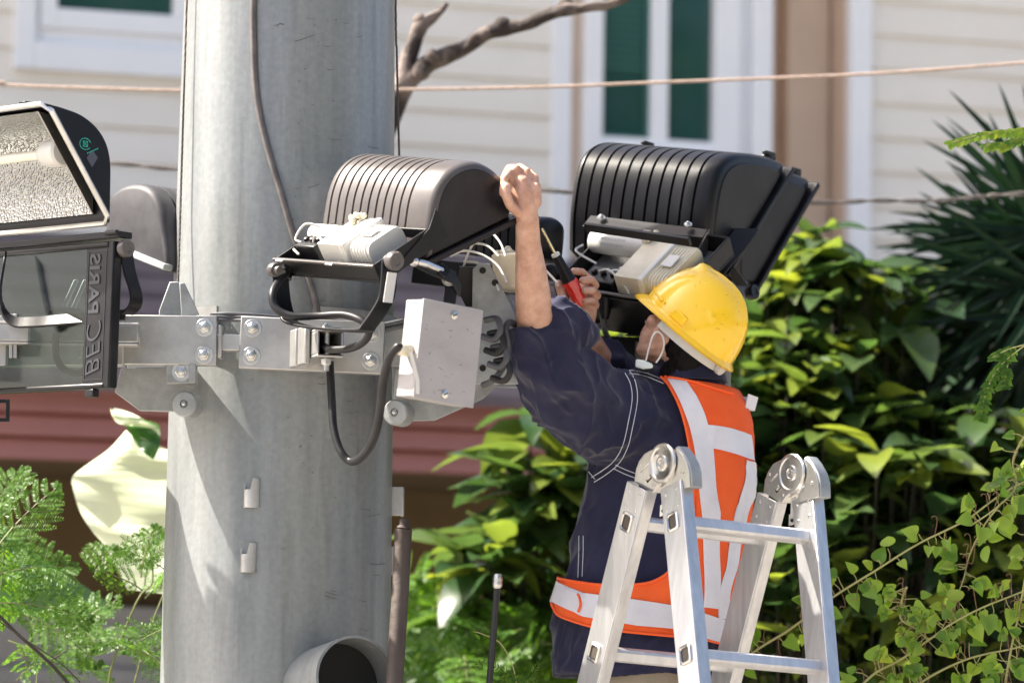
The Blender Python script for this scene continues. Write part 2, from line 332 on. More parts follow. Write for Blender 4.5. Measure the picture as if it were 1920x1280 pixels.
# recess in tan render
obj('recess_wall', B().box(HF, (s1437-.02, s1628-.03), (-.45, -.3), (zb-.4, ztop)).box(HF, (s1437-.06, s1437+.012), (-.3, .02), (zb-.4, ztop)), M['tan'], house)
sm = ws(1505)
obj('recess_wall', B().box(HF, (sm, s1588-.004), (-.298, -.20), (zb-.4, ztop)), M['tan'], house, bevel=.01)
obj('recess_wall', B().box(HF, (s1588+.004, s1588+.03), (-.30, -.022), (zb-.2, ztop)), M['tan'], house)
obj('corner_trim', B().box(HF, (s1588, s1628), (-.02, .05), (zb-.1, ztop)), M['trim'], house, bevel=.006)
obj('corner_trim', B().box(HF, (s1030, s1066), (-.03, .045), (zb-.1, ztop)), M['trim'], house, bevel=.006)
obj('wall_strip', B().box(HF, (s1066, s1084+.01), (-.03, .004), (zb-.1, ztop)), M['tan'], house)
# right window
zg = wl(1180, 262)[1]
def rect_frame(b, fr, x0, x1, z0, z1, wd, y0, y1, wt=None):
    wt = wt or wd
    b.box(fr, (x0, x0+wd), (y0, y1), (z0, z1)); b.box(fr, (x1-wd, x1), (y0, y1), (z0, z1))
    b.box(fr, (x0+wd, x1-wd), (y0, y1), (z0, z0+wt)); b.box(fr, (x0+wd, x1-wd), (y0, y1), (z1-wt, z1)); return b
ga, gb_, gc, gd = ws(1122), ws(1214), ws(1246), ws(1332)
win = obj('window', B().box(HF, (s1084+.01, ga), (-.03, .07), (zb-.1, ztop)).box(HF, (gb_, gc), (-.03, .055), (zg, ztop))
    .box(HF, (gd, ws(1378)), (-.03, .07), (zb-.1, ztop)).box(HF, (ws(1378), ws(1402)), (-.03, .035), (zb-.1, ztop)).box(HF, (ws(1402), s1437), (-.03, .085), (zb-.1, ztop))
    .box(HF, (ga, gd), (-.03, .06), (zb-.1, zg)), M['trim'], house, bevel=.006)
obj('window_sill', B().box(HF, (ga-.01, gd+.01), (.06, .085), (zg-.07, zg-.04)), M['trim'], win, bevel=.004)
def pane(x0, x1, z0, z1, parent, off=.0): obj('pane', B().box(HF, (x0, x1), (off-.012, off), (z0, z1)), M['pane'], parent)
pane(ga, gb_, zg, ztop, win); pane(gc, gd, zg, ztop, win)
obj('pane_sash', rect_frame(B(), HF, ga, gb_, zg, ztop, .018, .001, .02), M['blind'], win)
bl = B()
for k in range(15): bl.box(HF, (ga+.02, gb_-.02), (.0005,.003), (zg+.30+k*.032, zg+.300+.012+k*.032))
obj('blind', bl, M['blind'], win)
# left window
lwf = B(); lwf.box(HF, (w0, ws(62,90)), (-.03, .07), (zs, ztop)).box(HF, (ws(62,90), w1), (-.03, .07), (zs, zs+.115))
za = zs+.115
lwf.box(HF, (ws(62,90), ws(72,90)), (-.03, .03), (za, ztop)).box(HF, (ws(72,90), w1), (-.03, .03), (za, za+.06))
lwf.box(HF, (ws(72,30), ws(104,30)), (-.03, .055), (za+.06, ztop)).box(HF, (ws(104,30), w1), (-.03, .055), (za+.06, za+.145)).box(HF, (ws(322,30), ws(350,30)), (-.03, .055), (za+.145, ztop)).box(HF, (ws(350,30), w1), (-.03, .055), (za+.145, ztop))
lw_ = obj('window', lwf, M['trim'], house, bevel=.006)
pane(ws(104,30), ws(322,30), za+.145, ztop, lw_)
# lower roof, fascia, soffit, ground floor
zr0 = wl(960, 470)[1]
zf1 = wl(850, 752, 1.35)[1]; zf0 = wl(850, 884, 1.35)[1]
PF = Fr(OW, WN, WD, (0,0,1))
rf = B()
nr = 7
for i in range(nr):                       # overlapping tile courses
    t0, t1 = i/nr, (i+1)/nr
    y0 = lerp(1.42, -.02, t0); y1 = lerp(1.42, -.02, t1)-.03; z0 = lerp(zf1+.02, zr0, t0)+.006; z1 = lerp(zf1+.02, zr0, t1)
    rf.prism(PF, [(y0+.03, z0-.05), (y0+.03, z0-.006), (y1, z1), (y1, z1-.05)], -9, 9)
obj('lower_roof', rf, M['roof'], house)
fs = B(); h = (zf1-zf0)
for k, (a, b_, d) in enumerate(((0,.30,1.30),(.31,.62,1.33),(.63,1.0,1.36))):
    fs.prism(PF, [(1.2, zf0+h*a), (d, zf0+h*a), (d-.015, zf0+h*b_-.012), (d-.03, zf0+h*b_), (1.2, zf0+h*b_)], -9, 9)
obj('fascia', fs, M['fascia'], house, bevel=.004)
obj('soffit', B().box(HF, (-9, 9), (-.03, 1.2), (zf0+.01, zf0+.05)), M['brown'], house)
obj('ground_floor_wall', B().box(HF, (-9, 9), (-.3, -.03), (2.03, zf0+.3)), M['brown'], house)
obj('base_wall', B().box(HF, (-9, 9), (-.3, .06), (0, 1.72)).box(HF, (-9, 9), (-.3, .10), (1.72, 1.78)).box(HF, (-9, 9), (-.3, .05), (1.78, 1.98)).box(HF, (-9, 9), (-.3, .09), (1.98, 2.03)), M['grey_wall'], house)
obj('upper_eave', B().box(HF, (-9, 9), (-.3, .5), (ztop, ztop+.2)), M['trim'], house)
# ================================================================== POLE
def pole_c(py):                        # axis pixel and radius (m)
    return lerp(543.5, 516, py/1280), interp([(-2000,.222),(0,.2500),(700,.2625),(1280,.2680),(3200,.29)], py)[0]
def poleY(px, py, off=.0):
    c, r = pole_c(py); dx = (px-c)/sc(-.1); q = max((r+off)**2-dx*dx, 0); return -math.sqrt(q)
def onpole(px, py, off=.01): return at(px, py, poleY(px, py, off))
pole = thing('steel_pole', 'thick galvanised steel pole with mottled zinc surface carrying the floodlights', 'pole', at(516, 640, 0)*1)
pb = B(); rr = []
Nn = 96
for py in (-1500, -200, 0, 300, 700, 1000, 1280, 1700, 2400, 3000, 3340):
    c, r = pole_c(py); o = at(c, py, 0)
    rr.append([o + Vector((math.cos(2*math.pi*k/Nn)*r, math.sin(2*math.pi*k/Nn)*r, 0)) for k in range(Nn)])
pb.rings(rr); obj('shaft', pb, M['pole'], pole)
obj('base_plate', B().lathe((at(pole_c(3340)[0], 3340, 0).x, 0, .0), (0,0,1), [(.02,.0),(.42,.0),(.42,.03),(.02,.03)], 40), M['galv'], pole)
def lug(px, py, ww=13, hh=27, side=False):
    p = onpole(px, py, 0); c, r = pole_c(py); o = at(c, py, 0); n = (p-o); n.z = 0; n.normalize(); tx = Vector((-n.y, n.x, 0))
    if tx.x < 0: tx = -tx
    f = Fr(p - n*.006, tx, n, (0,0,1)); b = B(); w2, h2 = .020, .034
    rs = []
    for k in range(25):                      # half round sleeve with a notch cut in its upper left
        a = R(-105+210*k/24); nt_ = .026 if -78 < math.degrees(a) < 2 else (.012 if -88 < math.degrees(a) < 10 else 0)
        d_ = lambda r_: f.x*math.sin(a)*r_ + f.y*(math.cos(a)*r_*1.05+.006)
        rs.append([f.o+d_(.0145)+f.z*-h2, f.o+d_(.0195)+f.z*-h2, f.o+d_(.0195)+f.z*(h2-nt_), f.o+d_(.0145)+f.z*(h2-nt_)])
    b.rings(rs)
    return obj('lug', b, M['galv'], pole, bevel=.0012)
lug(473, 924); lug(467, 1045)
for py in (940, 1052):
    c, r = pole_c(py); o = at(c, py, 0); e = at(743, py, .02); f = Fr(e, (0,1,0), (1,0,0), (0,0,1))
    obj('lug', B().box(Fr(e, (1,0,0), (0,1,0), (0,0,1)), (-.03,.018), (-.02,-.012), (-.034,.034)).box(Fr(e, (1,0,0), (0,1,0), (0,0,1)), (.010,.018), (-.0118,.03), (-.034,.034)), M['galv'], pole, bevel=.002)
sf = B(); rs_ = random.Random(3)
for pts, r_ in (([(494,53),(505,52),(512,49),(519,48),(526,45),(533,47)], .0022), ([(513,50),(517,46),(522,51)], .0020), ([(470,57),(476,57)], .0016), ([(553,78),(566,74),(590,66)], .0008)):
    sf.tube([onpole(x, y, .0003) for x, y in pts], r_, 6, 3)
for k in range(60):
    x = rs_.uniform(380, 715); y = rs_.uniform(10, 1200); l = rs_.uniform(3, 26); a = rs_.uniform(-.3,.3)
    sf.tube([onpole(x, y, -.0002), onpole(x+l*.5, y+l*.5*a+1, .0001), onpole(x+l, y+l*a, -.0002)], rs_.uniform(.0004,.0009), 5)
for k in range(90):
    x = rs_.gauss(575, 60); y = rs_.uniform(20, 1200); sf.ball(onpole(x, y, -.0004), rs_.uniform(.0008,.0018), n=4)
obj('scuff_marks', sf, mat('dark_scuff', (.12,.12,.13), .7), pole)['kind'] = 'stuff'
# pipe stub (hand hole) at the bottom
sp = at(668, 1272, -.40); sdir = (Vector((.42, -.86, .12))).normalized(); base_ = sp - sdir*.28
n = 48; x_, y_ = perp(sdir)
def ringp(o, r): return [o+(x_*math.cos(2*math.pi*k/n)+y_*math.sin(2*math.pi*k/n))*r for k in range(n)]
stub = obj('pipe_stub', B().rings([ringp(base_, .098), ringp(sp, .098), ringp(sp, .092), ringp(base_+sdir*.05, .092)], caps=False), M['pole'], pole)
obj('stub_shade_disc', B().rings([ringp(base_+sdir*.19, .0915), ringp(base_+sdir*.185, .0915)]), M['dark_hole'], stub)  # dark disc set into the stub in place of its shaded depth
obj('weld_bead', B().tube([onpole(560+6*k, 1250-int(46*math.sin(k/26*math.pi)**.8)*1, .002) for k in range(27)], .004, 6, 2), M['pole'], pole)
# wire ropes strapped along both sides of the pole
def rope(pts, r, name, label, m_='rope'):
    b = B(); P = spline([Vector(p) for p in pts], 40)
    for s_ in range(3):
        q = []
        for i, p in enumerate(P):
            d = (P[min(i+1, len(P)-1)]-P[max(i-1, 0)]); x, y = perp(d); a = i*.9+s_*2.094
            q.append(p+(x*math.cos(a)+y*math.sin(a))*r*.5)
        b.tube(q, r*.62, 5)
    return tag(obj(name, b, M[m_]), label, 'wire rope')
rope([at(385,-1200,-.10), at(352, -60, -.13), at(344, 200, -.14), at(338, 400, -.15), at(333, 560, -.17), at(331, 640,-.17)], .0026, 'wire_rope', 'thin twisted steel rope hugging the left edge of the pole')
rope([at(735,-1200,-.05), at(741.5, -60, -.05), at(744, 100, -.05), at(747, 230, -.05), at(749, 320, -.03), at(752, 480, .0)], .0026, 'wire_rope', 'thin dark rope down the right edge of the pole above the open floodlight')
# ================================================================== POLE BRACKET
def pl(px0, py0, px1, py1, Y):          # frame along a picture line at constant depth; x = line, y = away, z = up
    a = at(px0, py0, Y); b = at(px1, py1, Y); x = (b-a).normalized(); y = Vector((0,1,0)); y = (y - x*y.dot(x)).normalized()
    return Fr(a, x, y, x.cross(y)), (b-a).length
def bolt(b, c, n, r=.0145, h=.012, washer=True):
    n = Vector(n).normalized(); x, y = perp(n); c = Vector(c)
    if washer: b.lathe(c, n, [(0,0),(r*1.42,0),(r*1.42,.003),(0,.003)], 24)
    a0 = random.random()
    hexa = lambda hh, rr: [c+n*hh+(x*math.cos(a0+k*math.pi/3)+y*math.sin(a0+k*math.pi/3))*rr for k in range(6)]
    b.rings([hexa(.003, r*.98), hexa(h*.8, r*.98), hexa(h, r*.8)]); b.lathe(c+n*h, n, [(0,-.002),(r*.62,-.002),(r*.55,.004),(r*.2,.005),(0,.005)], 18)
brk = thing('pole_bracket', 'bolted galvanised steel clamp band running round the pole below the floodlights', 'bracket', at(560, 640, -.3))
fL, lL = pl(225, 590, 407, 592, -.32)
fR, lR = pl(452, 592, 722, 604, -.32)
hL = .113
def plate(fr, L, h, name='clamp_plate', th=.010, fl=.03):
    b = B().box(fr, (0, L), (0, th), (-h, 0)); b.box(fr, (0, L), (th, fl), (-h, -h+.008)); b.box(fr, (0, L), (th, fl), (-.008, 0)); return obj(name, b, M['galv'], brk, bevel=.0022)
plate(fL, lL, hL)
plate(fR, lR, hL+.006)
for fr, xs in ((fL, (lL-.028,)), (fR, (.028, lR-.028))):
    for x in xs:
        for z in (-.027, -.090):
            b = B(); bolt(b, fr.p(x, 0, z), -fr.y); obj('bolt', b, M['steel'], brk, bevel=.001)
obj('tie_bar', B().box(fL, (lL-.01, lL+.07), (.012, .05), (-.078, -.040)).box(fL, (lL+.002, lL+.012), (.001,.05), (-.095,-.02)), M['galv'], brk, bevel=.003)
# band wrapped round the pole behind the plates
c0, r0 = pole_c(640); po = at(c0, 640, 0)
bb = B(); rin, rout = r0+.006, r0+.016
def arcband(a0, a1, rin, rout, z0, z1, n=24):
    rs = []
    for i in range(n+1):
        a = R(lerp(a0, a1, i/n)); d = Vector((math.cos(a), math.sin(a), 0))
        rs.append([po+d*rin+Vector((0,0,z0)), po+d*rout+Vector((0,0,z0)), po+d*rout+Vector((0,0,z1)), po+d*rin+Vector((0,0,z1))])
    return B().rings(rs)
obj('pole_band', arcband(-72, 250-10, rin, rout, -.05, .055), M['galv'], brk)
# horizontal arms (square tube)
def sqtube(fr, x0, x1, s, th=.006):     # along frame x
    b = B()
    b.box(fr, (x0,x1), (-s,s), (s-th,s)); b.box(fr, (x0,x1), (-s,s), (-s,-s+th)); b.box(fr, (x0,x1), (-s,-s+th), (-s+th,s-th)); b.box(fr, (x0,x1), (s-th,s), (-s+th,s-th)); return b
ta = at(620, 643, -.52); tdir = Vector((.35,-.94,0)).normalized()
ft = Fr(ta, tdir, Vector((.94,.35,0)), (0,0,1))
obj('arm_tube', sqtube(ft, -.20, 0, .0315), M['galv'], brk, bevel=.003)
obj('arm_shade_plate', B().box(ft, (-.16,-.15), (-.025,.025), (-.025,.025)), M['dark_hole'], brk)
b = B(); b.cyl(ft.p(-.03,0,-.06), ft.p(-.03,0,.045), .007, n=12); bolt(b, ft.p(-.03,0,-.034), (0,0,-1), .012); bolt(b, ft.p(-.03,0,.034), (0,0,1), .010, .009); obj('bolt', b, M['steel'], brk)
obj('arm_saddle', B().box(ft, (-.10,-.045), (-.046,-.033), (-.044,.040)).box(ft, (-.10,-.045), (-.046,.04), (.033,.041)), M['galv'], brk, bevel=.003)
obj('arm_saddle', B().box(ft, (-.16,-.115), (-.046,-.033), (-.044,.040)).box(ft, (-.16,-.115), (-.046,.04), (.033,.041)), M['galv'], brk, bevel=.003)
# left arm: rectangular tube stub coming off the left plate plus the beam behind the glass door
fa, la = pl(-260, 604, 262, 610, -.36)
obj('arm_tube', sqtube(Fr(fa.p(0,0,-.022), fa.x, fa.y, fa.z), .10, la, .026), M['galv'], brk, bevel=.004)
fb, lb = pl(-260, 592, 232, 590, -.33)
obj('beam_or_shadow_caster', B().box(fb, (0, lb), (0, .008), (-.115, .0)).box(fb, (0, lb), (.008,.05), (-.115,-.107)).box(fb, (0, lb), (.008,.05), (-.008,0)), M['galv'], brk, bevel=.002)
for px in (22, 30, 150): obj('rib_plate', B().box(fb, ((px+260)/820-.004, (px+260)/820+.004), (-.03, -.001), (-.10, .0)), M['galv'], brk, bevel=.001)
def shadow_slab(pts, py0, py1, name, Yr=-.2):
    z1 = at(150, py0, Yr).z; z0 = at(150, py1, Yr).z
    return obj(name, B().prism(Fr((0,0,0), (1,0,0), (0,0,1), (0,1,0)), pts, z0, z1), M['galv_dull'], brk, bevel=.002)
shadow_slab([(-.81,-.115),(-.81,-.285),(-1.62,-.300),(-1.62,-.290),(-1.20,-.262),(-.98,-.20)], 606, 676, 'beam_or_shadow_caster')  # added slab hidden behind the plates, slanted to shade the pole's left side
shadow_slab([(-1.10,.02),(-1.10,-.10),(-1.30,-.19),(-1.66,-.24),(-1.66,-.06),(-1.3,.0)], 608, 672, 'beam_or_shadow_caster')  # second added slab, throws the lower shadow on the pole
# gussets: px polygons at a depth, with thickness
def gus(poly, Y, th, name='gusset', m_='galv_dull', yaw=0):
    fr, _ = pl(poly[0][0], poly[0][1], poly[0][0]+100, poly[0][1], Y)
    pts = []
    for x, y in poly:
        p = at(x, y, Y)-fr.o; pts.append((p.dot(fr.x), p.dot(fr.z)))
    return obj(name, B().prism(fr, pts, 0, th), M[m_], brk, bevel=.002)
gus([(228,690),(310,688),(368,690),(368,772),(262,770),(215,735)], -.215, .008)
gus([(318,528),(336,528),(368,588),(368,600),(298,600),(298,582)], -.24, .008, 'fin_plate')
gus([(336,530),(346,530),(374,590),(340,592)], -.285, .007, 'fin_plate')
gus([(108,592),(138,524),(146,524),(116,592)], -.27, .02)
gus([(126,592),(156,524),(164,524),(134,592)], -.24, .02)
gus([(228,690),(318,688),(318,772),(262,770),(215,735)], .03, .008)  # hidden rear copy of the lower gusset, added to cast shadow on the pole
gus([(238,590),(318,590),(318,690),(238,690)], .04, .008, 'side_plate')
gus([(735,640),(945,640),(960,700),(905,748),(815,788),(745,790),(735,760)], -.20, .008)
gus([(740,690),(790,690),(790,748),(738,748)], -.23, .02)
gus([(886,505),(898,492),(918,494),(972,600),(972,720),(884,720)], -.33, .008)
gus([(925,520),(935,512),(1000,640),(1000,690),(960,700)], -.18, .008)
fgp, _ = pl(312, 682, 370, 682, -.31)
obj('bolt_block', B().box(fgp, (0,.068), (0,.04), (-.045,0)).box(fgp, (.052,.068), (-.012,0), (-.045,0)), M['galv_dull'], brk, bevel=.002)
b = B(); bolt(b, at(340, 697, -.31), (0,-1,0), .015); obj('bolt', b, M['steel'], brk)
for px, py, Y, dd in ((346, 757, -.31, (-.25,-.97,0)), (741, 773, -.30, (-.35,-.94,0))):
    d = Vector(dd).normalized(); c = at(px, py, Y)
    obj('roller', B().lathe(c, d, [(0,-.05),(.027,-.05),(.0295,-.046),(.0295,0),(.0265,.004),(.010,.005),(.009,.0),(0,.0)], 40), M['galv_dull'], brk)
    b = B(); bolt(b, c-d*.003, d, .007, .008, False); obj('bolt', b, M['steel'], brk)
# right side of the band, beyond the pole
fr_, lr_ = pl(716, 604, 960, 620, -.24)
obj('clamp_plate', B().box(fr_, (.01, lr_), (0,.009), (-.10,0)).box(fr_, (.01, lr_), (.009,.05), (-.008,0)), M['galv_dull'], brk, bevel=.002)
for px, py in ((905,507),(928,530),(905,690)):
    obj('plate_hole', B().lathe(at(px, py, -.332), (0,-1,0), [(0,0),(.0075,0),(.0075,.001),(0,.001)], 16), M['dark_hole'], brk)
# small bracket plates seen between worker and pole
far = thing('far_bracket', 'black edged mounting plate with a bolt under the right hand floodlight', 'bracket', at(1150, 660, .2))
ff, lf = pl(740, 618, 1372, 640, .2)
obj('upright', B().strap([at(1335,650,.24), at(1335,590,.24), at(1335,520,.24)], Vector((.03,0,0)), .012).strap([at(1372,640,.26), at(1376,590,.34), at(1385,530,.42)], Vector((.02,0,0)), .012), M['galv_dull'], far, bevel=.002)
obj('plate', B().box(ff, (0, lf), (0,.01), (-.13, -.01)), M['galv_dull'], far, bevel=.002)
obj('edge_strip', B().box(ff, (0, lf), (-.02,.02), (-.008, 0)), M['black'], far)
b = B(); bolt(b, at(1185, 629, .19), (0,0,1), .012, .012); obj('bolt', b, M['black'], far)
obj('post', B().box(ff, (.54, .58), (-.015,.011), (-.16, .0)), M['black'], far)
# ================================================================== FLOODLIGHTS
def shell(fr, prof, L, ribs=None, rib_range=None, flip=1, inset=.94, end_rib=True):
    """prof in (f, z), body runs from x=0 to x=-L*flip"""
    cx = sum(p[0] for p in prof)/len(prof); cz = sum(p[1] for p in prof)/len(prof)
    P = [Vector(fr_p2) for fr_p2 in [(q[0], q[1], 0) for q in prof]]
    pp = spline([Vector((a, c, 0)) for a, c in prof], 4)
    prof2 = [(q.x, q.y) for q in pp]
    st = [(0,-.016),(.003,-.009),(.008,-.004),(.016,0)]
    if ribs:
        a, b_ = rib_range
        for i in range(ribs):
            x = lerp(a, b_, i/(ribs-1)); st += [(x-.0035, 0), (x-.0022, -.007), (x+.0022, -.007), (x+.0035, 0)]
    st += [(L-.016,0),(L-.006,-.006),(L,-.02)]
    rs = []
    for x, ins in st:
        r_ = []
        for a, c in prof2:
            d = Vector((a-cx, c-cz)); l = d.length; k = (l+ins)/l
            r_.append(fr.p(-x*flip, cx+d.x*k, cz+d.y*k))
        rs.append(r_)
    return B().rings(rs)
def slab(fr, p, q, x0, x1, t, out=0):   # plate along the chord p-q in the (f,z) plane
    d = Vector((q[0]-p[0], q[1]-p[1])); n = Vector((d.y, -d.x)).normalized()
    c = [(p[0]+n.x*out, p[1]+n.y*out), (q[0]+n.x*out, q[1]+n.y*out), (q[0]+n.x*(out+t), q[1]+n.y*(out+t)), (p[0]+n.x*(out+t), p[1]+n.y*(out+t))]
    return B().prism(Fr(fr.o, fr.y, fr.x, fr.z), c, x0, x1)
def flood_frame(p1, Y1, p0, Y0):
    a = at(*p1, Y1); b_ = at(*p0, Y0); x = (a-b_).normalized(); L = (a-b_).length
    y = Vector((0,0,1)).cross(x).normalized(); return Fr(a, x, y, x.cross(y)), L
def prof_px(fr, org, Y, pts):
    s = sc(Y); return [((x-org[0])/(s*fr.y.x), -(y-org[1])/s) for x, y in pts]
def curly(b, pts, r, n=7): b.tube([Vector(p) for p in pts], r, n, 6)
def tray_parts(root, fr, W, D, H, cfg):
    """open gear tray. frame: x along the width 0..W, y from front edge 0 to back D, z up 0(floor)..H"""
    t = .006
    b = B().box(fr, (0,W), (0,D), (0,t)).box(fr, (0,W), (0,t), (t,H)).box(fr, (0,t), (t,D), (t,H)).box(fr, (W-t,W), (t,D), (t,H+cfg.get('sidelift',0))).box(fr, (t,W-t), (D-t,D), (t,H))
    tr = obj('gear_tray', b, M['tray'], root, bevel=.002)
    # rim lip and lugs
    b = B().box(fr, (-.004,W+.004), (-.006,-.0002), (H-.004,H+.0015)); obj('tray_lip', b, M['brown_black'], tr, bevel=.001)
    for x in cfg.get('lugs', (.03, W*.6)):
        b = B().box(fr, (x, x+.028), (-.014,-.0065), (H-.001,H+.003)); obj('tray_clip', b, M['steel'], tr, bevel=.001)
    zp = cfg.get('floor', t)
    if cfg.get('plate'): obj('gear_plate', B().box(fr, (.012,W-.012), (.012,D-.012), (zp,zp+.003)), M['galv'], tr)
    # ballast: block + rounded drum with a strap
    bx, by, bw, bd, bh = cfg['ballast']
    f2 = fr.sub(bx, by, zp+.004, (1,0,0), (0,1,0), (0,0,1))
    def rr(x0,x1,z0,z1,r):
        q = []
        for cx_, cz_, a0 in ((x1-r,z1-r,0),(x0+r,z1-r,90),(x0+r,z0+r,180),(x1-r,z0+r,270)):
            for k in range(5): a = R(a0+k*22.5); q.append((cx_+r*math.cos(a), cz_+r*math.sin(a)))
        return q
    bal = obj('ballast', B().box(f2, (0, bw*.5), (0, bd), (0, bh)).prism(f2, rr(0,bw*.5,0,bh,.004), bd, bd+.002), M[cfg.get('bmat','cream')], root, bevel=.004)
    b = B(); f3 = Fr(f2.p(bw*.5, 0, 0), f2.y, f2.x, f2.z)
    # the drum side: rounded profile in (y,z), extruded along x
    b.prism(f3, rr(.006, bd-.006, .004, bh-.004, bh*.32), .001, bw*.46)
    for k in range(7): b.prism(f3, rr(.0035, bd-.0035, .0015, bh-.0015, bh*.34), .008+k*bw*.058, .008+k*bw*.058+.0035)
    obj('ballast_cover', b, M[cfg.get('bmat','cream')], bal, bevel=.0015)
    obj('ballast_band', B().box(f2, (bw*.46, bw*.56), (-.003, bd+.003), (-.001, bh+.003)), M['white_plastic'], bal, bevel=.003)
    obj('ballast_clip', B().box(f2, (bw*.64, bw*.86), (bd*.35, bd*.62), (bh+.0005, bh+.004)), M['white_plastic'], bal, bevel=.002)
    # capacitor
    c0, c1, cr = cfg['cap']; a = fr.p(*c0); c = fr.p(*c1); d = (c-a).normalized(); Lc = (c-a).length
    cap = obj('capacitor', B().lathe(a, d, [(0,0),(cr*.55,0),(cr*.92,.002),(cr,.008),(cr,Lc-.006),(cr*.92,Lc),(0,Lc)], 36), M['white_plastic'], root)
    # faint printed dashes on the capacitor
    if cfg.get('print'):
        tx, ty = perp(d); up = -tx if (-tx).dot(fr.z)+(-tx).y*-.6 > 0 else tx
        view = (CAM-a).normalized(); up = (view - d*view.dot(d)).normalized(); sd_ = d.cross(up)
        b = B()
        for row in (-.35, .12):
            x = .04
            while x < Lc*.62:
                wd = random.choice((.004,.006,.008)); ang = row
                q = up*math.cos(ang)+sd_*math.sin(ang); tt = sd_*math.cos(ang)-up*math.sin(ang)
                b.box(Fr(a+d*x+q*(cr+.0001), d, tt, q), (0,wd), (-.003,.003), (0,.0006)); x += wd+.003
        obj('capacitor_print', b, mat('print_grey', (.42,.42,.43), .6), cap)
    # nest of cord: flattened knot on top
    k0 = fr.p(*cfg['knot']); b = B()
    for i in range(26):
        p = k0+Vector((random.uniform(-.016,.016), random.uniform(-.012,.012), random.uniform(-.006,.016)))
        b.ball(p, random.uniform(.0045,.008), n=5)
    obj('cable_knot', b, M['cream'], root)
    # terminal block
    x, y, wx, wy, wz = cfg['term']
    tb = B().box(fr, (x, x+wx), (y, y+wy), (zp+.004, zp+wz)); t_ = obj('terminal_block', tb, M['black'], root, bevel=.003)
    b = B()
    for i in range(3): b.lathe(fr.p(x+wx*(.2+.3*i), y+wy*.55, zp+wz), fr.z, [(0,-.003),(.0075,-.003),(.0075,.006),(.0045,.008),(0,.008)], 14)
    obj('terminal_screw', b, M['black'], t_)
    for pts in cfg['wires']:
        b = B(); curly(b, [fr.p(*q) for q in pts], .0028); obj('wire', b, M['white_plastic'], root)
def knob(root, c, d, r=.022, h=.022, m_='brown_black'):
    d = Vector(d).normalized()
    return obj('knob', B().lathe(c, d, [(0,-h),(r*.6,-h),(r*.62,-h*.3),(r*.94,-h*.28),(r,-.002),(r,h*.5),(r*.9,h*.72),(r*.5,h*.72),(r*.42,h*.6),(0,h*.6)], 30), M[m_], root)
# ---------------- floodlight C (opened, held by the worker)
YC1, YC0 = -.68, -.38
fC, LC = flood_frame((797,492), YC1, (594,470), YC0)
pC = prof_px(fC, (797,492), YC1, [(797,490),(797,425),(800,372),(812,332),(836,304),(872,291),(908,302),(936,326),(950,356),(949,388)])
C_ = thing('floodlight', 'dusty ribbed floodlight with gear tray hanging open, held by the raised hand', 'floodlight', fC.o, 'ribbed floodlights fixed round the pole')
obj('housing', shell(fC, pC, LC, 11, (.085, LC-.03)), M['brown_black'], C_)
a_, b_ = pC[-1], pC[0]
fl_ = slab(fC, (b_[0]-.012, b_[1]-.002), (a_[0]+.006, a_[1]+.004), .012, -LC-.012, .014, .0005)
lens = obj('lens_frame', fl_, M['cap'], C_, bevel=.003)
obj('lens_glass', slab(fC, (b_[0]+.02, b_[1]+.01), (a_[0]-.02, a_[1]-.012), -.02, -LC+.02, .003, .0148), M['pane'], lens)
# raised field on the end cap
ce = [(lerp(.125, p[0], .86), lerp(.12, p[1], .86)) for p in pC]
obj('end_panel', B().prism(Fr(fC.o, fC.y, fC.x, fC.z), [(q.x, q.y) for q in spline([Vector((a, c, 0)) for a, c in ce], 3)], -.004, .0025), M['cap'], C_, bevel=.002)
# tray
TP = at(515, 484, YC0-.10); TQ = at(700, 497, YC1-.10); TB = at(787, 427, YC1)
x_ = (TQ-TP).normalized(); WT = (TQ-TP).length; yv = (TB-TQ); yv = (yv - x_*yv.dot(x_)); DT = yv.length
z_ = x_.cross(yv.normalized()); HT = .045
ftr = Fr(TP - z_*HT, x_, yv, z_)
tray_parts(C_, ftr, WT, DT, HT, dict(ballast=(WT*.42, .022, WT*.48, DT*.70, .068), cap=((.03, DT*.62, .052), (WT*.52, DT*.60, .052), .023), bmat='white_plastic',
    knot=(WT*.50, DT*.74, .078), term=(.055, .028, .075, .05, .058),
    wires=[[(.10,.05,.062),(.13,.045,.085),(.17,.035,.07),(.20,.03,.03)], [(.08,.10,.07),(.05,.08,.09),(.035,.05,.07),(.05,.05,.06)], [(.12,.09,.075),(.16,.07,.085),(.20,.05,.06),(.22,.02,.03)], [(.045,.03,.052),(.06,.02,.058),(.08,.015,.05)]], lugs=(.02, WT*.56)))
obj('gland', B().lathe(at(540,508,TP.y-.01), (-.1,-.3,-.95), [(0,-.02),(.016,-.02),(.016,0),(.011,.004),(.011,.02),(0,.02)], 20), M['black'], C_)
# back wall riser of the tray against the housing
obj('tray_end', B().prism(Fr(ftr.p(WT,0,0), ftr.y, ftr.x, ftr.z), [(0,0),(DT+.035,0),(DT+.035,HT+.03),(DT,HT+.0)], .0005, .004), M['black'], C_, bevel=.001)
# yoke
hw = fC.y*.021
obj('yoke', B().strap(spline([at(731,486,-.80), at(727,545,-.80), at(718,572,-.80), at(692,610,-.79), at(676,620,-.775), at(600,616,-.65), at(550,606,-.56), at(538,590,-.53), at(530,560,-.52), at(526,520,-.52)], 4), hw, .006), M['black'], C_, bevel=.0015)
obj('yoke_label', B().strap([at(735.5,511,-.822), at(731,540,-.822), at(727,567,-.822)], fC.y*.0125, .0012), M['tag'], C_)
knob(C_, at(737,489,-.82), fC.x, .021, .020); knob(C_, at(516,506,-.54), -fC.x, .016, .018)
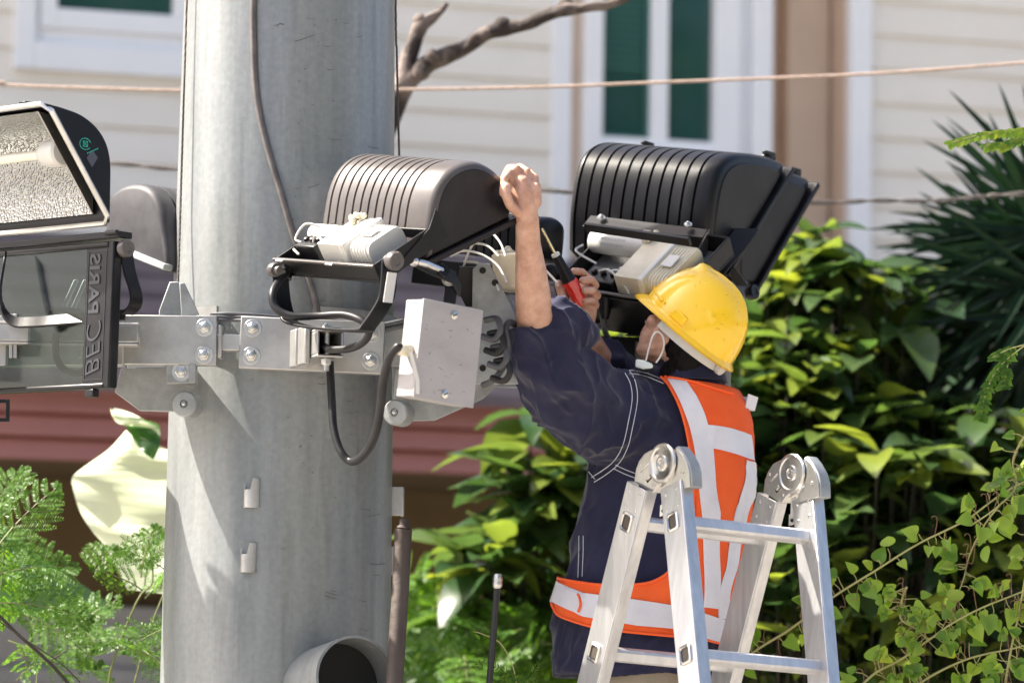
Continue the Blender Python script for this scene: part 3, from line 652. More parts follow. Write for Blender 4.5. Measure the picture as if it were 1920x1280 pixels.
# hinge and latch bits under the housing
hb = B(); hb.tube([at(770,487,-.70), at(800,495,-.70), at(830,508,-.66)], .008, 8); hb.ball(at(776,490,-.71), .012); obj('hinge', hb, M['steel'], C_)
obj('hinge_arm', B().strap([at(768,482,-.69), at(800,500,-.69), at(850,520,-.64), at(862,545,-.62)], fC.z*.0+Vector((.0,.0,.014)), .008), M['black'], C_, bevel=.002)
knob(C_, at(828,508,-.66), (.5,-.8,.2), .015, .016, 'black')
obj('support_leg', B().strap([at(843,505,-.60), at(846,545,-.60), at(842,572,-.60)], Vector((.014,0,0)), .01), M['black'], C_, bevel=.002)
b = B(); bolt(b, at(842,522,-.62), (0,-1,0), .012); obj('bolt', b, M['steel'], C_)
# ---------------- floodlights D and E (right, closed; D with open gear tray)
def right_flood(P1, Y1, P0, Y0, label, gear=True):
    f, L = flood_frame(P1, Y1, P0, Y0)
    dx, dy = P1[0]-1335, P1[1]-500
    pr = prof_px(f, P1, Y1, [(x+dx, y+dy) for x, y in [(1335,500),(1327,430),(1328,355),(1339,308),(1365,282),(1408,271),(1452,270),(1468,284),(1432,375),(1378,492),(1368,510),(1348,510)]])
    root = thing('floodlight', label, 'floodlight', f.o, 'ribbed floodlights fixed round the pole')
    obj('housing', shell(f, pr, L, 11, (.05, L-.022)), M['black'], root)
    pr2 = prof_px(f, P1, Y1, [(1474+dx, 276+dy), (1368+dx, 508+dy)])
    fr2 = obj('lens_frame', slab(f, pr2[0], pr2[1], .016, -L-.014, -.014, -.0), M['black'], root, bevel=.003)
    pr3 = prof_px(f, P1, Y1, [(1475+dx, 282+dy), (1374+dx, 502+dy)])
    obj('lens_glass', slab(f, pr3[0], pr3[1], -.005, -L+.005, -.003, -.0005), M['pane'], fr2)
    cz = prof_px(f, P1, Y1, [(1395+dx, 390+dy)])[0]
    ce = [(lerp(cz[0], p[0], .84), lerp(cz[1], p[1], .84)) for p in pr]
    obj('end_panel', B().prism(Fr(f.o, f.y, f.x, f.z), [(q.x, q.y) for q in spline([Vector((a, c, 0)) for a, c in ce], 3)], -.004, .003), M['black'], root, bevel=.003)
    for xx in (-.02, -L+.03):               # top latches
        t = prof_px(f, P1, Y1, [(1452+dx, 271+dy)])[0]
        b = B().box(f, (xx-.03, xx), (t[0]-.004, t[0]+.022), (t[1]-.004, t[1]+.012)).box(f, (xx-.022, xx-.008), (t[0]-.012, t[0]+.034), (t[1]+.012, t[1]+.022))
        obj('latch', b, M['black'], root, bevel=.002)
    return root, f, L
D_, fD, LD = right_flood((1327,496), .12, (1062,470), .32, 'black ribbed floodlight with open gear tray just above the yellow helmet')
E_, fE, LE = right_flood((1378,530), .50, (1125,510), .72, 'closed black floodlight mostly hidden behind the larger one right of the helmet')
# D tray, tilted so its open top shows
TP = at(1036, 532, .10); TQ = at(1255, 566, -.09); TB = at(1328, 438, .10)
x_ = (TQ-TP).normalized(); WT = (TQ-TP).length; yv = TB-TQ; yv = yv-x_*yv.dot(x_); DT = yv.length; z_ = x_.cross(yv.normalized()); HT = .055
fdt = Fr(TP - z_*HT, x_, yv, z_)
tray_parts(D_, fdt, WT, DT, HT, dict(plate=True, floor=.010, sidelift=.0, ballast=(WT*.50, DT*.10, WT*.44, DT*.62, .072), cap=((.00, DT*.66, .058), (WT*.52, DT*.66, .058), .029), print=True,
    knot=(WT*.52, DT*.66, .088), term=(.075, .018, .09, .06, .058),
    wires=[[(.11,.05,.075),(.15,.04,.09),(.19,.03,.06),(.21,.02,.03)], [(.02,.12,.09),(.03,.08,.10),(.09,.07,.08)], [(.13,.06,.07),(.17,.055,.08),(.21,.045,.05),(.20,.02,.03)], [(.15,.08,.07),(.18,.07,.07),(.20,.06,.05)]], lugs=(.02,)))
obj('front_wall', B().box(fdt, (.04, WT), (-.008,-.0015), (-.055, .045)), M['tray'], D_, bevel=.002)
hh = B().prism(Fr(fD.o, fD.y, fD.x, fD.z), [(-.005,-.01),(-.14,-.13),(-.14,-.09),(-.01,.085)], -.006, -.001); obj('tray_end', hh, M['brown_black'], D_, bevel=.001)
b = B().box(Fr(at(1097,432,.06), fdt.x, fdt.y, fdt.z), (0,.30), (0,.01), (-.004,.018)); obj('hood_edge', b, M['black'], D_, bevel=.002)
fh = Fr(at(1103,412,.25), (at(1325,432,.07)-at(1103,412,.25)), (0,1,.3), (0,0,1))
obj('hinge_flap', B().add([at(1108,404,.24), at(1326,430,.065), at(1318,445,.05), at(1092,424,.22), at(1108,404,.25), at(1326,430,.075), at(1318,445,.06), at(1092,424,.23)], [(0,1,2,3),(4,5,6,7),(0,1,5,4),(1,2,6,5),(2,3,7,6),(3,0,4,7)]), M['black'], D_)
for px, py, Y in ((1127,409,.21),(1290,422,.08)): b = B(); bolt(b, at(px, py, Y), (0,-.7,.7), .007, .006); obj('screw', b, M['steel'], D_)
obj('mount_arm', B().strap([at(1330,520,.16), at(1372,470,.16), at(1400,430,.2)], Vector((.03,0,0)), .01).strap([at(1365,500,.2), at(1392,535,.22)], Vector((.015,0,0)), .01), M['black'], D_, bevel=.002)
knob(E_, at(1407,548,.40), (.75,-.6,.1), .019, .022, 'black'); knob(E_, at(1388,533,.42), (.75,-.6,.1), .015, .02, 'black')
obj('yoke', B().strap([at(1075,560,.28), at(1080,600,.28), at(1100,628,.27)], fD.y*.02, .006), M['black'], D_)
# ---------------- floodlight F (behind C, opened: only gear seen beside the raised forearm)
fF, LF = flood_frame((1010,470), .02, (850,455), .24)
pF = prof_px(fF, (1010,470), .02, [(1010,490),(1006,430),(1012,410),(1040,405),(1060,425),(1060,490)])
F_ = thing('floodlight', 'opened floodlight behind the raised forearm with bare wires and a cream ballast', 'floodlight', fF.o, 'ribbed floodlights fixed round the pole')
obj('housing', shell(fF, pF, LF, 9, (.05, LF-.03)), M['black'], F_)
FB = Fr(at(925,545,-.28), (.80,-.6,0), (.6,.8,0), (-.10,.0,1))
obj('ballast', B().box(FB, (0,.075), (0,.06), (.0,.085)), M['cream'], F_, bevel=.006)
b = B()
for i in range(22): b.ball(at(948+random.uniform(-16,12), 484+random.uniform(-18,22), -.25+random.uniform(-.02,.02)), random.uniform(.006,.011), n=5)
obj('cable_knot', b, M['cream'], F_)
for pts in ([(845,480),(870,470),(905,478),(935,500),(950,530)], [(868,505),(880,470),(900,440),(920,436),(938,455),(948,480)], [(870,490),(900,495),(925,520),(935,545)], [(846,478),(880,458),(912,460),(935,480)], [(1000,505),(1015,520),(1030,545)], [(995,495),(1020,505),(1045,530)]):
    b = B(); curly(b, [at(x, y, -.28-.02*i) for i, (x, y) in enumerate(pts)], .0027); obj('wire', b, M['white_plastic'], F_)
fk, _ = pl(845, 560, 900, 560, -.22)
obj('gear_tray', B().box(Fr(at(770,530,-.05), fF.x, fF.y, fF.z), (0,.26), (0,.10), (0,.06)), M['tray'], F_, bevel=.003)
knob(F_, at(1037,512,-.05), (-.5,-.85,0), .020, .022, 'black')
obj('yoke', B().strap([at(878,500,-.30), at(872,540,-.28), at(890,575,-.28)], Vector((.02,0,0)), .007), M['black'], F_, bevel=.001)
# ---------------- floodlight A (left foreground, glass door hanging open)
YA1, YA0 = -.60, -.30
fA, LA = flood_frame((205,418), YA1, (-20,440), YA0)
LA = .62; LA_ = .62
O_A = (90, 418)
oA = at(205, 418, YA1)
pA = prof_px(fA, (205,418), YA1, [(92,212),(122,216),(152,224),(178,243),(195,270),(203,305),(205,360),(206,418)])
A_ = thing('floodlight', 'black floodlight with hammered reflector and its glass door hanging open at the left edge', 'floodlight', oA, 'ribbed floodlights fixed round the pole')
ppA = [(q.x, q.y) for q in spline([Vector((a, c, 0)) for a, c in pA], 5)]
FA = Fr(fA.o, fA.y, fA.x, fA.z)          # prism frame: polygon (f,z), pushed along x
obj('end_cap', B().prism(FA, ppA, 0, -.006), M['black'], A_, bevel=.002)
ccx = sum(p[0] for p in pA)/len(pA); ccz = sum(p[1] for p in pA)/len(pA)
inn = [(lerp(ccx, a, .955), lerp(ccz, c, .955)) for a, c in ppA]
rs = [[fA.p(-x, a, c) for a, c in ppA]+[fA.p(-x, a, c) for a, c in reversed(inn)] for x in (.006, .1, .3, LA)]
obj('housing', B().rings(rs), M['black'], A_)
# rim
A0, A1 = pA[0], pA[-1]
ch = Vector((A1[0]-A0[0], A1[1]-A0[1])); 
def cp(t, o=0): n = Vector((-ch.y, ch.x)).normalized(); return (A0[0]+ch.x*t-n.x*o*-1, A0[1]+ch.y*t-n.y*o*-1)
rim_pts = [fA.p(.004, *cp(0)), fA.p(.004, *cp(1)), fA.p(-LA, *cp(1)), fA.p(-LA, *cp(0))]
b = B(); b.tube([rim_pts[3], rim_pts[0]+(-fA.x)*.02, rim_pts[0]+(Vector(rim_pts[1])-rim_pts[0])*.06, rim_pts[1]+(rim_pts[0]-rim_pts[1])*.06, rim_pts[1]-fA.x*.02, rim_pts[2]], .0065, 8)
obj('rim', b, M['steel'], A_)
# reflector: trough + end wall, open to the lower left
def refl(k, s): return [(lerp(ccx, a, k), lerp(ccz, c, k)) for a, c in s]
rp = refl(.86, ppA)
rs = [[fA.p(-x, a, c) for a, c in rp] for x in (.055, .12, .2, .3, .45, LA-.02)]
n = len(rp); vs_ = [p for r in rs for p in r]; fs_ = [(i*n+k, i*n+k+1, (i+1)*n+k+1, (i+1)*n+k) for i in range(5) for k in range(n-1)]
rb = B().add(vs_, fs_); obj('reflector', rb, M['reflector'], A_, recalc=False)
ew = B(); e0 = [fA.p(-.055, a, c) for a, c in rp]; e1 = [fA.p(-.050, a, c) for a, c in rp]; ew.rings([e0, e1]); obj('reflector_end', ew, mat('dull_reflector', (.35,.34,.32), .35, .9, None, (55,.6,.004)), A_)
obj('lamp_holder', B().lathe(fA.p(-.052, -.095, .150), -fA.x, [(0,0),(.028,0),(.032,.006),(.030,.05),(.022,.07),(.012,.08),(0,.08)], 30), M['white_plastic'], A_)
obj('lamp_tube', B().cyl(fA.p(-.13, -.095, .150), fA.p(-LA+.05, -.095, .150), .011, n=16), M['glass_lamp'], A_)
for py_, dy_ in ((0,0),): obj('latch', B().box(Fr(at(48,208,YA0-.15), fA.x, fA.y, fA.z), (-.018,.012), (-.01,.02), (-.006,.016)).box(Fr(at(46,196,YA0-.15), fA.x, fA.y, fA.z), (-.012,.012), (-.008,.012), (-.006,.006)), M['black'], A_, bevel=.002)
# print and sticker on the end cap
dl = at(160, 272, YA1); 
def on_cap(px, py):                     # hit the end-cap plane
    d = ray(px, py); t = (fA.p(.0005,0,0)-CAM).dot(fA.x)/d.dot(fA.x); return CAM+d*t
lp = on_cap(160,270); ring = B(); x_, y_ = fA.y, fA.z
for rad in (.0125,):
    ring.tube([lp+x_*math.cos(R(a))*rad*1.25+y_*math.sin(R(a))*rad for a in range(20, 340, 16)], .0009, 5)
for q in ((-.006,-.006,.006,-.006),(.006,-.006,.006,.006),(.006,.006,-.006,.006),(-.006,.006,-.006,-.006),(-.006,-.006,.006,.006),(-.006,.006,.006,-.006)):
    ring.tube([lp+x_*q[0]+y_*q[1], lp+x_*q[2]+y_*q[3]], .0008, 4)
for k in range(7): ring.box(Fr(lp+x_*(.006+.0045*k)+y_*(-.021+.0022*k), fA.x, x_, y_), (0,.0008), (0,.0028), (0,.0028))
obj('printed_mark', ring, M['logo'], A_)
dp = [on_cap(x, y) for x, y in ((162,296),(173,281),(183,296),(172,314))]
obj('sticker', B().add([p for p in dp]+[p+fA.x*.0008 for p in dp], [(0,1,2,3),(4,5,6,7),(0,1,5,4),(1,2,6,5),(2,3,7,6),(3,0,4,7)]), M['bluegrey'], A_)
# glass door
dT = at(222, 452, YA1); 
fDo = Fr(dT, fA.x, fA.y, (0,0,1)); fDo = Fr(dT, Vector((fA.x.x, fA.x.y, fA.x.z)), fA.y, fA.x.cross(fA.y)); HD = .325
door = obj('door_frame', rect_frame(B(), fDo, -LA-.02, 0, -HD, 0, .020, -.012, .014, .012), M['black'], A_, bevel=.004)
obj('door_glass', B().box(fDo, (-LA, -.0205), (-.002, .002), (-HD+.0125, -.0125)), M['glass'], A_)
pxs = .078
obj('glass_border', B().box(fDo, (-.021-pxs, -.0215), (-.006,-.0025), (-HD+.013,-.013)), M['black'], door)
obj('door_hinge', B().box(fDo, (-LA, .012), (-.01,.03), (.006,.022)).cyl(fDo.p(-.03,-.012,.018), fDo.p(.012,-.012,.018), .006, n=10), M['black'], A_, bevel=.003)
obj('door_catch', B().box(fDo, (-.085,-.055), (-.01,.008), (-HD-.018,-HD-.0005)), M['black'], door, bevel=.002)
# moulded letters, running up the border, mirrored as in the photograph (seen through the back of the glass)
def letters(txt, u0, u1, w0_, w1_, shear, off):
    cu = bpy.data.curves.new('t', 'FONT'); cu.body = txt; cu.size = .062; cu.extrude = .0006; cu.shear = shear; cu.offset = off
    to = bpy.data.objects.new('t', cu); COL.objects.link(to)
    dg = bpy.context.evaluated_depsgraph_get(); tm = bpy.data.meshes.new_from_object(to.evaluated_get(dg)); bpy.data.objects.remove(to)
    xs = [q.co.x for q in tm.vertices]; ys = [q.co.y for q in tm.vertices]; wx = max(xs)-min(xs); hy = max(ys)-min(ys)
    tb = B()
    for q in tm.vertices:
        u = (q.co.x-min(xs))/wx; v = (q.co.y-min(ys))/hy
        tb.v.append(fDo.p(lerp(w0_, w1_, v), -.0075+q.co.z, -HD+u0+u*(u1-u0)))
    tb.f = [tuple(p.vertices) for p in tm.polygons]
    obj('lettering', tb, M['text'], door, recalc=False, smooth=0)
letters('BEC', .030, .152, -.088, -.040, .30, -.0008); letters('PARIS', .168, .300, -.086, -.050, 0, .0012)
obj('border_line', rect_frame(B(), Fr(fDo.o+fDo.y*-.0072, fDo.x, fDo.y, fDo.z), -.093, -.030, -HD+.02, -.018, .0012, 0, .0008), M['text'], door)
# yoke of A
obj('yoke', B().strap(spline([at(236,468,-.58), at(243,510,-.58), at(255,552,-.58), at(252,575,-.58), at(238,588,-.57)], 4), fA.y*.017, .006), M['black'], A_, bevel=.001)
knob(A_, at(234,466,-.60), fA.x, .020, .018, 'brown_black')
obj('yoke', B().strap(spline([at(10,480,-.40), at(0,560,-.42), at(20,600,-.44), at(60,604,-.46), at(110,600,-.48), at(235,590,-.56)], 4), Vector((0,.01,.012)), .006), M['black'], A_, bevel=.001)
b = B()
for k in range(3): curly(b, [at(92, 596+k*3, -.40), at(100, 585-k*2, -.43), at(128, 580+k*2, -.45), at(165, 590+k*3, -.42), at(150, 604, -.38), at(108, 606, -.38), at(92, 598+k*2, -.40)], .0055)
tag(obj('cable_loop', b, M['grey_rubber']), 'grey cable wound in a small loop behind the hanging glass door', 'cable')
b = B(); curly(b, [at(170,604,-.40), at(120,610,-.40), at(105,635,-.40), at(110,680,-.40), at(140,700,-.40), at(175,690,-.38)], .008)
tag(obj('power_cable', b, M['rubber']), 'dark looped cable seen through the hanging glass door', 'cable')
tag(obj('sign_edge', rect_frame(B(), pl(-60,790,14,790,-.45)[0], -.05, .092, 0, .05, .008, 0, .01), M['black'], bevel=.001), 'small black metal frame corner below the glass door at the left edge', 'frame')
# ---------------- floodlight B (grey, behind, between A and the pole)
fB = frame_from(at(215,520,.05), Vector((.72,.69,0)), (0,0,1))
YB = .05
B_ = thing('floodlight', 'plain grey floodlight tucked behind the pole on its left side', 'floodlight', fB.o, 'ribbed floodlights fixed round the pole')
sB = sc(YB)*.69
pB = [((x-215)/sB, -(y-520)/sc(YB)) for x, y in [(190,455),(188,400),(198,365),(222,348),(256,347),(285,362),(304,395),(314,440),(322,520),(255,490),(215,468)]]
fB = Fr(fB.o, fB.x, Vector((.69,-.72,0)), (0,0,1))
obj('housing', shell(fB, pB, .34, 9, (.05, .31), flip=-1), M['grey_cast'], B_)
obj('lens_frame', slab(fB, pB[-1], pB[-3], -.01, .35, -.016, 0), M['galv_dull'], B_, bevel=.003)
# ================================================================== JUNCTION BOX
jb = thing('junction_box', 'plain grey metal junction box with a cream cable gland on its side', 'junction box', at(850,660,-.86))
o = at(776, 744, -.88); xv = at(906, 761, -.83)-o; zv = at(796, 560, -.88)-o; yv = xv.cross(zv); 
if yv.y < 0: yv = -yv
zl = zv.length; xl = xv.length
xv.normalize(); zv = (zv-xv*zv.dot(xv)).normalized(); fj = Fr(o, xv, yv, zv)
yaw_ = Matrix.Rotation(R(24), 3, zv)
xn = yaw_ @ xv; yn = yaw_ @ fj.y; fj = Fr(o, xn, yn, zv); xl = xl/math.cos(R(24))*1.0
obj('body', B().box(fj, (.001, xl-.001), (.004, .060), (.001, zl-.001)), M['box'], jb, bevel=.003)
cov = obj('cover', B().box(fj, (-.001, xl+.001), (-.0005, .0035), (-.001, zl+.001)), M['box'], jb, bevel=.0015)
for x, z in ((xl*.52, zl-.022), (xl*.50, .018)):
    b = B().lathe(fj.p(x, -.0005, z), -fj.y, [(0,-.002),(.0095,-.002),(.0095,.002),(.007,.0035),(0,.0035)], 20); s_ = obj('screw', b, M['steel'], cov)
    obj('screw_slot', B().box(Fr(fj.p(x, -.0042, z), fj.x+fj.z*.6, fj.y, fj.z-fj.x*.6), (-.0065,.0065), (-.0003,.0006), (-.0011,.0011)), M['dark_hole'], s_)
gd_ = fj.p(0, .030, zl*.47); 
gl = B(); n6 = lambda h, r: [gd_-fj.x*h+(fj.y*math.cos(k*math.pi/3)+fj.z*math.sin(k*math.pi/3))*r for k in range(6)]
gl.rings([n6(0,.015), n6(.016,.015)]); gl.lathe(gd_-fj.x*.016, -fj.x, [(0,0),(.0135,0),(.0135,.010),(.0105,.014),(0,.014)], 24)
obj('cable_gland', gl, M['cream'], jb, bevel=.0015)
obj('tie_tail', B().strap([at(770,660,-.885), at(775,680,-.885), at(783,712,-.885), at(783,738,-.885)], Vector((.004,0,0)), .003), M['white_plastic'], jb)
sf = B()
for k in range(26):
    x, z = random.uniform(.008, xl-.03), random.uniform(.01, zl-.01); sf.tube([fj.p(x, -.0004, z), fj.p(x+random.uniform(.001,.014), -.0004, z+random.uniform(-.006,.006))], random.uniform(.0002,.0007), 4)
obj('scratches', sf, mat('box_scratch', (.10,.09,.09), .7), cov)['kind'] = 'stuff'
obj('mounting_arm', B().box(Fr(fj.p(.06,.066,zl*.5), Vector((.1,1,0)), Vector((1,-.1,0)), (0,0,1)), (0,.46), (-.02,.02), (-.02,.02)).box(fj, (.02,.12), (.0605,.067), (zl*.3,zl*.7)), M['galv_dull'], jb, bevel=.002)
# ================================================================== CABLES
def cable(pts, r, label, m_='rubber', sm=8, name='power_cable'):
    return tag(obj(name, B().tube([Vector(p) for p in pts], r, 12, sm), M[m_]), label, 'cable')
tag(obj('power_cable', B().tube([onpole(500,-1300,.010), onpole(482,-500,.010), onpole(476,-60,.010), onpole(475,60,.010), onpole(480,170,.010), onpole(497,260,.010), onpole(528,365,.012), onpole(550,440,.012), onpole(572,500,.012), onpole(588,550,.012), onpole(597,595,.012)], .0078, 12, 8), mat('weathered_cable', (.075,.068,.066), .5, 0, (20,4,(1,1,1),.35,.7), col2=(.15,.13,.125))), 'long weathered cable running down the front of the pole from its top', 'cable')
cable([at(537,512,-.50), at(522,528,-.54), at(511,550,-.57), at(516,576,-.58), at(545,592,-.59), at(595,592,-.60), at(645,590,-.63), at(680,602,-.66), at(692,622,-.66), at(680,642,-.64), at(655,653,-.60), at(620,655,-.55), at(606,648,-.48)], .0088, 'black cable looping from the open gear tray into the square tube')
cable([gd_-fj.x*.022, at(746,650,-.88), at(731,670,-.86), at(719,710,-.80), at(714,760,-.74), at(704,812,-.66), at(686,848,-.58), at(662,865,-.48), at(640,848,-.46), at(626,805,-.44), at(622,750,-.42), at(619,690,-.40), at(617,640,-.36)], .0092, 'thick black cable hanging in a U loop below the clamp band')
for k in range(3):
    cable([at(395,589+5*k,-.29-.01*k), at(430,588+6*k,-.30), at(470,590+5*k,-.30-.005*k), at(520,594+3*k,-.285)], .0042, ['upper','middle','lower'][k]+' thin cable of three crossing the gap between clamp plates left of centre', 'grey_rubber')
for k in range(2):
    cable([at(600,593+8*k,-.29), at(660,606+8*k,-.30), at(700,612+9*k,-.31), at(735,606+9*k,-.31), at(770,598+9*k,-.30)], .0062, ('upper','lower')[k]+' of two grey cables passing behind the junction box', 'grey_rubber')
for k in range(4):
    x0 = 918+6*k; y0 = 612+26*k
    cable([at(x0-8,y0-12,-.42), at(x0+14,y0-14,-.44), at(x0+20,y0+8,-.45), at(x0+8,y0+24,-.44), at(x0-14,y0+18,-.42)], .0075, ['topmost','second','third','lowest'][k]+' of four dark cable turns coiled at the right of the junction box', 'rubber' if k % 2 else 'grey_rubber')
cable([at(985,618,-.35), at(965,608,-.40), at(955,604,-.42), at(948,618,-.43), at(952,650,-.43), at(945,685,-.42), at(925,712,-.42), at(905,722,-.40)], .0072, 'grey cable hooking up beside the sleeve at the right of the junction box', 'grey_rubber')
cable([at(1095,612,.10), at(1130,610,.08), at(1165,606,.08), at(1205,612,.10), at(1240,630,.12)], .0075, 'grey cable passing behind the face of the worker', 'grey_rubber')
cable([at(1128,570,.02), at(1130,595,.02), at(1136,625,.04), at(1150,648,.10)], .0068, 'short cable dropping from the right gear tray', 'grey_rubber')
obj('gland', B().lathe(at(1134,575,.02), (0,0,-1), [(0,-.02),(.017,-.02),(.015,.01),(.009,.03),(0,.03)], 20), M['black'], D_)
# overhead wires
def owire(pts, Y, r, label, m_, tw=False):
    P = spline([at(x, y, Y + (Y1 if 0 else 0)) for x, y in pts], 10); b = B()
    if tw:
        for s_ in (0, math.pi):
            q = []
            for i, p in enumerate(P):
                a = i*.55+s_; q.append(p+Vector((0, math.cos(a), math.sin(a)))*r*.9)
            b.tube(q, r*.75, 6)
    else: b.tube(P, r, 8)
    return tag(obj('overhead_wire', b, M[m_]), label, 'wire')
owire([(-3000,90),(-300,145),(0,159),(160,165),(335,170),(560,171),(750,168),(900,166),(1060,162),(1200,156),(1440,147),(1660,137),(1920,118),(2300,88),(5000,-150)], 1.6, .0046, 'pale weathered wire stretched across the whole view in front of the house', 'wire_beige')
owire([(-3000,260),(-200,296),(0,300),(210,306),(335,318),(560,335),(750,345),(1020,357),(1076,361),(1300,374),(1530,380),(1640,376),(1740,377),(1840,369),(1920,363),(2300,340),(5000,180)], 1.9, .0046, 'dark twisted pair wire crossing behind the floodlights', 'wire_grey', True)
# leaning pipe and black rod
pp_ = B().tube([at(758,976,-.36), at(758,984,-.36), at(757,992,-.36), at(750,1120,-.40), at(738,1290,-.45), at(728,1500,-.48), at(715,1900,-.5), at(700,2700,-.52)], [.012,.0125,.018,.0195,.0205,.021,.021,.021], 20)
pip = thing('scaffold_pipe', 'rusty grey steel pipe leaning upright at the right edge of the pole', 'pipe', at(700,2700,-.52)); obj('pipe_shaft', B().tube([at(757,992,-.36), at(756,1000,-.36), at(750,1120,-.38), at(740,1270,-.42), at(728,1500,-.48), at(715,1900,-.5), at(700,2700,-.52)], .0195, 20), M['rust'], pip)
obj('pipe_tip', B().tube([at(757,990,-.36), at(758,984,-.36), at(758,977,-.36), at(758,972,-.36)], [.0180,.0125,.0120,.0105], 20), M['rust'], pip)
rod = thing('black_rod', 'slim black rod with a chrome tip standing between the pole and the worker', 'rod', at(905,2600,-.3))
obj('shaft', B().tube([at(932.5,1100,-.3), at(917,1290,-.3), at(905,1600,-.3), at(890,2800,-.3)], .0075, 12), M['rod'], rod)
obj('tip', B().lathe(at(932,1103,-.3), at(934,1075,-.3)-at(932,1103,-.3), [(0,0),(.0075,0),(.0105,.004),(.0115,.012),(.0105,.016),(.0115,.020),(.0095,.032),(.005,.034),(0,.034)], 8), M['steel'], rod)
# ================================================================== WORKER
YT = -.02                                # torso axis depth
TOR = [(690,1291,52,.075),(712,1290,66,.085),(732,1286,92,.10),(755,1274,118,.115),(785,1264,137,.125),(820,1256,148,.13),(860,1252,153,.135),(910,1250,157,.135),(960,1240,158,.13),(1020,1232,161,.13),(1080,1224,164,.13),(1130,1213,172,.135),(1180,1206,173,.14),(1230,1204,170,.14),(1262,1204,166,.135),(1292,1200,160,.13)]
def tor(py, th, off=0.0):
    cx, hw, dp = interp(TOR, py); o = at(cx, py, YT)
    return o + Vector((math.sin(th)*(hw/sc(YT)+off), -math.cos(th)*(dp+off), 0))
def tor_th(px, py):
    cx, hw, dp = interp(TOR, py); q = max(-1, min(1, (px-cx)/hw)); return math.asin(q)
def pose(px, py, Y): return at(px, py, Y)
# helmet frame
HO = at(1292, 615, -.06)
HU = Vector((.60,-.24,.765)).normalized(); hf = Vector((-.72,.45,.53)); HFw = (hf-HU*hf.dot(HU)).normalized(); HS = HFw.cross(HU).normalized()
if HS.y > 0: HS = -HS                    # side vector points to the camera side
HFR = Fr(HO, HFw, HS, HU)
person = thing('person', 'worker in navy overalls, orange reflective vest and yellow hard hat reaching up to a floodlight', 'person', at(1200, 2010, .0))
# ---- body: one continuous skin mesh
bd = B()
hp = lambda a, b_, c: HFR.p(a, b_, c)
headf = Fr(HO, HFw, HS, HU)
bd.ball(hp(-.005,0,.010), 1, headf, 14, (.093,.074,.10))          # cranium
bd.ball(hp(.028,0,-.055), 1, headf, 12, (.062,.060,.075))         # face
bd.chain([(hp(.048,.0,-.103), .030),(hp(.062,0,-.106), .018)])    # chin
bd.chain([(hp(-.005,.052,-.075), .018),(hp(.045,.030,-.108), .016)])     # jaw, camera side
bd.chain([(hp(-.005,-.052,-.075), .018),(hp(.045,-.030,-.108), .016)])
bd.chain([(hp(.080,0,-.018), .010),(hp(.097,0,-.050), .010),(hp(.085,0,-.056), .011)])   # nose
bd.chain([(hp(.076,.018,-.080), .007),(hp(.081,0,-.078), .008),(hp(.076,-.018,-.080), .007)])   # lips
for s_ in (1,-1):
    bd.chain([(hp(.080,.012*s_,-.002), .009),(hp(.074,.040*s_,-.004), .008)])   # brow
    bd.ball(hp(.058,.044*s_,-.038), .020, n=8)                    # cheekbone
NK = at(1290, 715, -.02)
bd.chain([(hp(-.035,0,-.05), .060),(lerp(hp(-.03,0,-.10), NK, .6), .058),(NK, .066)])
# ear (camera side)
ear = [(hp(.004+.017*math.cos(R(a))*1.0, .078+.006*math.cos(R(a)), -.048+.031*math.sin(R(a))), .0052) for a in range(-60, 231, 29)]
bd.chain(ear); bd.ball(hp(.003,.075,-.048), 1, headf, 8, (.016,.006,.028)); bd.ball(hp(.008,.078,-.080), .0085, n=8)
bd.ball(hp(.004,-.075,-.048), 1, headf, 8, (.016,.008,.030))
# torso core, hips, legs
T_ = lambda px, py, Y: at(px, py, Y)
bd.chain([(NK,.062),(at(1278,790,YT),.10),(at(1245,900,YT),.115),(at(1228,1020,YT),.11),(at(1210,1150,YT),.118),(at(1205,1240,YT),.12)])
SHL = at(1165,785,-.12); ELL = at(1003,655,-.34); WRL = at(989,412,-.545)
SHR = at(1330,775,.12); ELR = at(1168,770,.16); WRR = at(1092,612,-.09)
bd.chain([(at(1262,770,YT),.085),(SHL,.062),(lerp(SHL,ELL,.5),.053),(ELL,.045)])
# left forearm
bd.chain([(ELL,.045),(at(1003,590,-.41),.0430),(at(996,520,-.46),.0380),(at(990,455,-.51),.0285),(WRL,.0265)])
# left hand gripping the floodlight edge
bd.chain([(WRL,.0245),(at(984,388,-.555),.0285),(at(980,362,-.56),.0275),(at(978,345,-.56),.024)])
bd.chain([(at(966,385,-.555),.020),(at(960,350,-.56),.017)]); bd.chain([(at(1000,378,-.555),.019),(at(1003,352,-.56),.015)])
def finger(nodes, r): bd.chain([(at(*p), lerp(r, r*.80, i/(len(nodes)-1))) for i, p in enumerate(nodes)])
finger([(962,352,-.565),(955,324,-.572),(946,335,-.60),(943,362,-.605)], .0105)
finger([(975,346,-.56),(969,316,-.565),(955,316,-.545),(944,338,-.535)], .0112)
finger([(988,350,-.555),(988,321,-.558),(974,313,-.53),(956,328,-.515)], .0108)
finger([(1001,357,-.55),(1003,334,-.553),(992,322,-.52),(972,330,-.50)], .0100)
finger([(972,398,-.575),(956,384,-.598),(950,368,-.61),(949,350,-.612)], .0118)      # thumb
